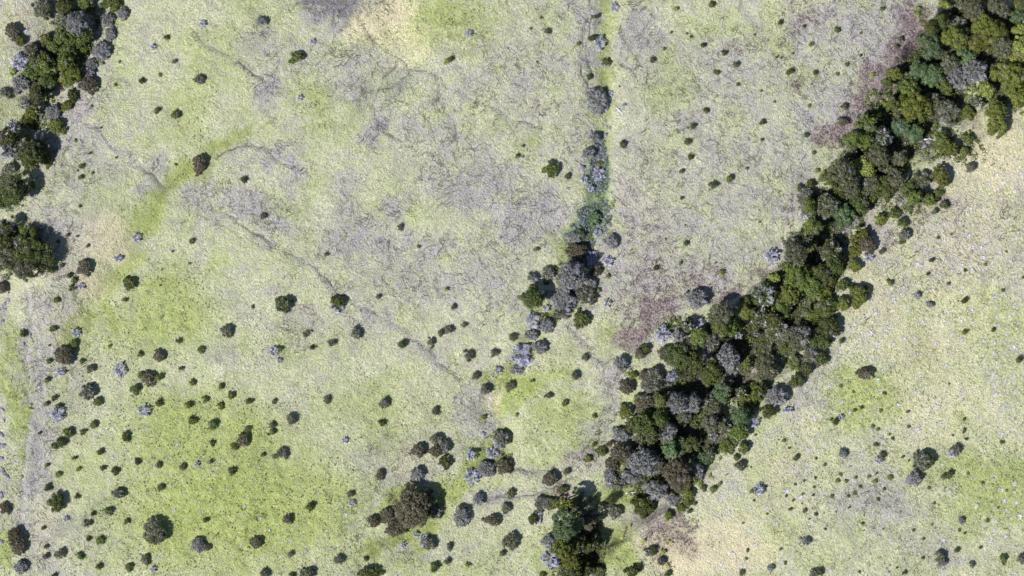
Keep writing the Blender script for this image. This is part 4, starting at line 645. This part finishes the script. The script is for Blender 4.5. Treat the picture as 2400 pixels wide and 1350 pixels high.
for kind, px, py, rxp, ryp, rot, opt, lab in items:
    seed += 7
    rng = np.random.default_rng(seed)
    rx, ry = rxp*SC, ryp*SC; rm = math.sqrt(rx*ry)
    wood = in_wood(px, py)
    if 'h' in opt: H = opt['h']
    elif wood: H = float(np.clip(2.2*rm+1.2+rng.normal()*0.7, 1.0, 9.5))
    elif px < 1450: H = 0.85*rm+0.35
    else: H = 1.15*rm+0.3
    if kind == 'v': H *= 0.85 if not wood else 1.1
    x, y, z = ground_at(px, py, H*0.6)
    tree = rm > 1.25
    f_ = rng.uniform(0.96, 1.18) if wood else 0.87
    if kind != 'v': rx *= f_; ry *= f_
    noun = 'tree' if tree else ('bush' if rm > 0.75 else 'shrub')
    if kind == 'l': noun = 'plant'
    nm = {'v': 'bare_'+('tree' if tree else 'bush'), 'l': 'leafy_plant'}.get(kind, NAME[kind]+'_'+noun)
    rotr = math.radians(rot)
    if kind == 'l':
        o = obj(nm, leafy_plant_mesh(rm, max(0.8, rm*1.2), seed), MAT['y']); o.location = (x, y, z)
    elif rm <= 0.75 and kind != 'v':
        o = obj(nm, crown_mesh(kind, rx*1.05, ry*1.05, H, seed, rotr, opt.get('o', 0)), MAT[kind]); o.location = (x, y, z)
    elif kind == 'v':
        o = bpy.data.objects.new(nm, None); scene.collection.objects.link(o); o.location = (x, y, z); o.empty_display_size = 0.5
        twm = 'w' if rng.random() < 0.8 or not wood else 'x'
        obj('branches', twig_mesh(rx*1.05, ry*1.05, H, seed, rotr, 1.5, 0.95), MAT[twm], o)
        obj('trunk', trunk_mesh(H*0.5, 0.07+0.05*rm, rng, rm*0.5, 4), MAT['bleach'], o)
    else:
        o = bpy.data.objects.new(nm, None); scene.collection.objects.link(o); o.location = (x, y, z); o.empty_display_size = 0.5
        obj('trunk', trunk_mesh(H, 0.06+0.07*rm, rng, rm, 5), MAT['bark'], o)
        obj('crown', crown_mesh(kind, rx, ry, H, seed, rotr, opt.get('o', 0 if kind == 'b' or (rm > 2.6 and not wood) else (rng.uniform(0, .15) if kind not in 'am' else rng.uniform(.0, .2))), 0.10 if wood else 0.0), MAT[kind], o)
        if kind == 'a' or (kind == 'm' and rm > 1.0 and rng.random() < (.25 if wood else .7)) or (kind == 'k' and wood and rng.random() < .35):
            sc_ = 1.04 if kind == 'a' else 0.98
            obj('dead_limbs' if kind != 'a' else 'twigs', twig_mesh(rx*sc_, ry*sc_, H*1.03, seed+3, rotr, 1.0 if kind == 'a' else 0.3, 0.8), MAT['x'] if kind != 'k' else MAT['bleach'], o)
    records.append([o, LOOK[kind]+' '+noun, noun, px, py, lab, rm])
    o['category'] = noun
    o['group'] = ('trees and bushes of the ravine woods' if wood else (LOOK[kind]+' '+noun+'s in the open meadow').replace('bushs', 'bushes'))

# tiny shrubs: a few meshes shared by all of them
dotkinds = [('o', 'olive'), ('g', 'mid green'), ('k', 'dark green')]
dotme = [[crown_mesh(k, 0.5, 0.5, 0.75, 900+i*3+j) for j in range(5)] for i, (k, _) in enumerate(dotkinds)]
for i, row in enumerate(dotme):
    for me in row: me.materials.append(MAT[dotkinds[i][0]]); me.name = 'small_shrub'
rr = random.Random(5)
for px, py, s in parse(DOTS):
    i = rr.choice([0, 0, 1, 2] if px > 1850 and py > 900 else [0, 1, 2, 2])
    me = rr.choice(dotme[i])
    x, y, z = ground_at(px, py, 0.4)
    o = obj('small_shrub', me, None); o.location = (x, y, z); o.rotation_euler = (0, 0, rr.random()*6.28)
    q = s*SC/0.5*1.05; q *= 0.8; o.scale = (q*rr.uniform(.7, 1.25), q*rr.uniform(.8, 1.15), q*rr.uniform(.6, 1.1))
    o['category'] = 'shrub'; o['group'] = 'tiny shrubs dotted over the grass'
    records.append([o, 'tiny '+dotkinds[i][1]+' shrub', 'shrub', px, py, None, s*SC])
tuftme = [tuft_mesh(50+i) for i in range(7)]
for me in tuftme: me.materials.append(MAT['tuft'])
tl = parse(TUFTS)
for px, py in tl:
    x, y, z = ground_at(px, py, 0.1)
    o = obj('dead_tuft', rr.choice(tuftme), None); o.location = (x, y, z); o.rotation_euler = (0, 0, rr.random()*6.28)
    q = rr.triangular(0.5, 1.4, 0.8) if px > 1500 else rr.triangular(0.4, 1.05, 0.6); o.scale = (q*rr.uniform(.8, 1.2), q, q*0.9)
    o['category'] = 'tuft'; o['group'] = 'bleached dead tufts scattered in the grass'
    records.append([o, 'bleached dead tuft', 'tuft', px, py, None, q*.5])
for k, (px, py, s) in enumerate(parse(ROCKS)):
    x, y, z = ground_at(px, py, 0.3)
    s *= 1.25
    o = obj('boulder', rock_mesh(s*SC, s*SC*rr.uniform(.6, 1.0), 300+k), MAT['rock']); o.location = (x, y, z); o.rotation_euler = (0, 0, rr.random()*6.28)
    o['category'] = 'rock'; o['group'] = 'purple grey boulders along the streams'
    records.append([o, 'purple grey boulder', 'boulder', px, py, None, s*SC])
for k, e in enumerate(LOGS.split(';')):
    e, lab = e.split('|'); px, py, l_, rot = [float(q) for q in e.split()]
    x, y, z = ground_at(px, py, 0.2)
    o = obj('fallen_log', log_mesh(l_*2*SC*0.8, 0.09+l_*0.008, 400+k), MAT['bleach'] if 'dark' not in lab and 'thin' not in lab else MAT['bark']); o.location = (x, y, z+0.05); o.rotation_euler = (0, 0, math.radians(rot))
    o['category'] = 'log'; o['group'] = 'fallen logs and sticks'
    records.append([o, 'log', 'log', px, py, lab, l_*SC])

# labels: landmarks carry their own; everything else is told apart by its rank and bearing from the nearest landmark
TUFT_MARKS = {(505, 1182): 'brightest bleached tuft in the lower left meadow', (2154, 1298): 'large bleached tuft left of the half grey tree', (2025, 1184): 'large pale tuft low on the right slope',
 (2275, 608): 'wide pale double tuft on the upper right slope', (2378, 1152): 'wide pale tuft near the right edge, lower slope', (2254, 622): 'pale tuft left of the wide double tuft', (2317, 511): 'pale tuft near the top of the right slope', (1903, 1031): 'large faint tuft above the lone olive slope bush', (2212, 526): 'pale tuft highest and leftmost on the right slope', (616, 1185): 'pale tuft in the thick of the lower meadow tufts', 
 (738, 1296): 'pale tuft nearest the grey brown bottom edge tree', (2041, 1010): 'pale tuft in the bright green slope patch', (2330, 698): 'large white tuft by the right edge, upper slope', (1693, 1163): 'pale tuft nearest the leafy plants, slope edge', (222, 1025): 'large white tuft between green bushes, lower left'}
for r in records:
    if r[2] == 'tuft' and (r[3], r[4]) in TUFT_MARKS: r[5] = TUFT_MARKS[(r[3], r[4])]
marks = [(r[3], r[4], r[5]) for r in records if r[5] and r[2] != 'log']
BEAR = ['right of', 'above right of', 'above', 'above left of', 'left of', 'below left of', 'below', 'below right of']
ORD = ['nearest', 'second nearest', 'third nearest', 'fourth nearest', 'fifth nearest', 'sixth nearest', 'seventh nearest', 'eighth nearest', 'ninth nearest', 'tenth nearest', 'eleventh nearest', 'twelfth nearest']
def bearing(dx, dy): return int(round(math.degrees(math.atan2(-dy, dx))/45)) % 8
bylook = {}
for r in records: bylook.setdefault(r[1], []).append(r)
used = set()
for r in records:
    if r[5]: r[0]['label'] = r[5]; used.add(r[5])
for r in records:
    if r[5]: continue
    best = None
    for mx, my, ml_ in marks:
        d = math.hypot(r[3]-mx, r[4]-my)
        if d > 650: continue
        b = bearing(r[3]-mx, r[4]-my)
        rank = sum(1 for q in bylook[r[1]] if q is not r and not (q[3] == mx and q[4] == my) and bearing(q[3]-mx, q[4]-my) == b and math.hypot(q[3]-mx, q[4]-my) < d)
        if rank > 11: continue
        words = len((r[1]+' '+ORD[rank]+' '+BEAR[b]+' the '+ml_).split())
        cost = d*(1+0.45*rank)+(0 if words <= 16 else 5000)
        lab = r[1]+', '+ORD[rank]+' '+BEAR[b]+' the '+ml_
        if words <= 16 and lab not in used and (best is None or cost < best[0]): best = (cost, lab)
    if best: r[0]['label'] = best[1]; used.add(best[1])
    else: print('NO LABEL', r[1], r[3], r[4])
print('objects', len(records), 'tufts', len(tl), 'labels', len(used), 'longest', max(len(l.split()) for l in used))

# ------------------------------------------------------------------ uncountable cover
rng = np.random.default_rng(77)
# low thicket under the woods
N = 36000
x = rng.uniform(-122, 122, N); y = rng.uniform(-70, 70, N)
m = cover(x, y, D) + (fbm(x, y, 4, 55, 3)-0.5)*0.9
keep = (m > 0.50); x, y = x[keep], y[keep]; z = height(x, y)
ac = Acc(); n = len(x)
rad = rng.uniform(.3, 1.0, n); tone = rng.random(n); dry = (rng.random(n) < .25)*rng.random(n)
per = 26
C = np.repeat(np.stack([x, y, z], 1), per, 0); RR = np.repeat(rad, per)
nr = rng.normal(size=(n*per, 3)); nr[:, 2] = np.abs(nr[:, 2]); nr /= np.linalg.norm(nr, axis=1, keepdims=True)
P, F = quads(C+nr*RR[:, None]*rng.uniform(.6, 1.1, (n*per, 1)), nr+rng.normal(size=nr.shape)*.5, .3, rng)
T = np.stack([np.clip(np.repeat(tone, per)+rng.normal(size=n*per)*.2, 0, 1), np.repeat(dry, per), np.zeros(n*per), np.ones(n*per)], 1)
ac.add(P, F, np.repeat(T, 4, 0))
o = obj('undergrowth', ac.mesh('undergrowth'), MAT['g']); o['kind'] = 'stuff'; o['category'] = 'undergrowth'
o['label'] = 'low tangled dark green undergrowth covering the ravine floor between the trees'
# blue green scrub and dead stalks choking the stream
N = 9000
x = rng.uniform(8, 27, N); y = rng.uniform(-8, 35, N)
dS, _ = polydist(x, y, STREAM)
m = np.maximum(cover(x, y, K), np.exp(-(dS/2.6)**2)*.8)+(fbm(x, y, 2.5, 75, 3)-0.5)*1.1
keep = m > 0.70; x, y = x[keep], y[keep]; z = height(x, y); n = len(x); per = 16
rad = rng.uniform(.2, .6, n); C = np.repeat(np.stack([x, y, z], 1), per, 0)
nr = rng.normal(size=(n*per, 3)); nr[:, 2] = np.abs(nr[:, 2]); nr /= np.linalg.norm(nr, axis=1, keepdims=True)
P, F = quads(C+nr*np.repeat(rad, per)[:, None]*rng.uniform(.5, 1.1, (n*per, 1)), nr+rng.normal(size=nr.shape)*.5, .22, rng)
dr = np.repeat((rng.random(n) < .4)*1., per)
T = np.stack([rng.random(n*per), dr, np.zeros(n*per), np.ones(n*per)], 1)
ac = Acc(); ac.add(P, F, np.repeat(T, 4, 0))
o = obj('stream_scrub', ac.mesh('stream_scrub'), leaf_material('stream_scrub', (.05, .09, .05), (.14, .21, .14), (.28, .30, .36))); o['kind'] = 'stuff'; o['category'] = 'scrub'
o['label'] = 'blue green and grey scrub choking the stream above the central grove'
# rusty scrub along the wood's edge
N = 60000
x = rng.uniform(-122, 122, N); y = rng.uniform(-70, 70, N)
m = cover(x, y, R)*1.0 + (fbm(x, y, 1.6, 65, 3)-0.5)*0.9 - cover(x, y, D)*.4
keep = (m > 0.38); x, y = x[keep], y[keep]; z = height(x, y); n = len(x)
per = 9
C = np.repeat(np.stack([x, y, z], 1), per, 0)
nr = rng.normal(size=(n*per, 3)); nr[:, 2] = np.abs(nr[:, 2])*.8; nr /= np.linalg.norm(nr, axis=1, keepdims=True)
P, F = quads(C+nr*.34*rng.uniform(.5, 1.1, (n*per, 1)), nr+rng.normal(size=nr.shape)*.5, .2, rng)
T = np.stack([rng.random(n*per), (rng.random(n*per) < .12)*1., np.zeros(n*per), np.ones(n*per)], 1)
ac = Acc(); ac.add(P, F, np.repeat(T, 4, 0))
o = obj('rusty_scrub', ac.mesh('rusty_scrub'), MAT['scrub']); o['kind'] = 'stuff'; o['category'] = 'scrub'
o['label'] = 'reddish purple low scrub along the left edge of the ravine wood'
# grass tussocks: thickest in the green patches and on the right slope
N = 26000
x = rng.uniform(-121, 121, N); y = rng.uniform(-69, 69, N)
m = 0.35+0.5*cover(x, y, G)+0.35*(x > 60)+(fbm(x, y, 6, 45, 3)-0.5)*1.4-cover(x, y, L)*.5
keep = (m > 0.55) & (cover(x, y, D) < .5); x, y = x[keep], y[keep]; z = height(x, y); n = len(x); per = 6
gg = np.clip(cover(x, y, G)+rng.normal(size=n)*.25, 0, 1)
C = np.repeat(np.stack([x, y, z+.02], 1), per, 0); s_ = np.repeat(rng.uniform(.5, 1.25, n)*(1+0.9*gg*(x > 60)), per)[:, None]
nr = rng.normal(size=(n*per, 3)); nr[:, 2] = np.abs(nr[:, 2])*.7; nr /= np.linalg.norm(nr, axis=1, keepdims=True)
P, F = quads(C+nr*.2*s_, nr+rng.normal(size=nr.shape)*.4, .26, rng)
T = np.stack([np.clip(1-np.repeat(gg, per)*.9+rng.normal(size=n*per)*.15, 0, 1), (rng.random(n*per) < .15)*.8, np.zeros(n*per), np.ones(n*per)], 1)
ac = Acc(); ac.add(P, F, np.repeat(T, 4, 0))
o = obj('grass_tussocks', ac.mesh('grass_tussocks'), MAT['grass']); o['kind'] = 'stuff'; o['category'] = 'grass'
o['label'] = 'knee high tussocks of pale and green grass all over the meadow'
print('stuff done')
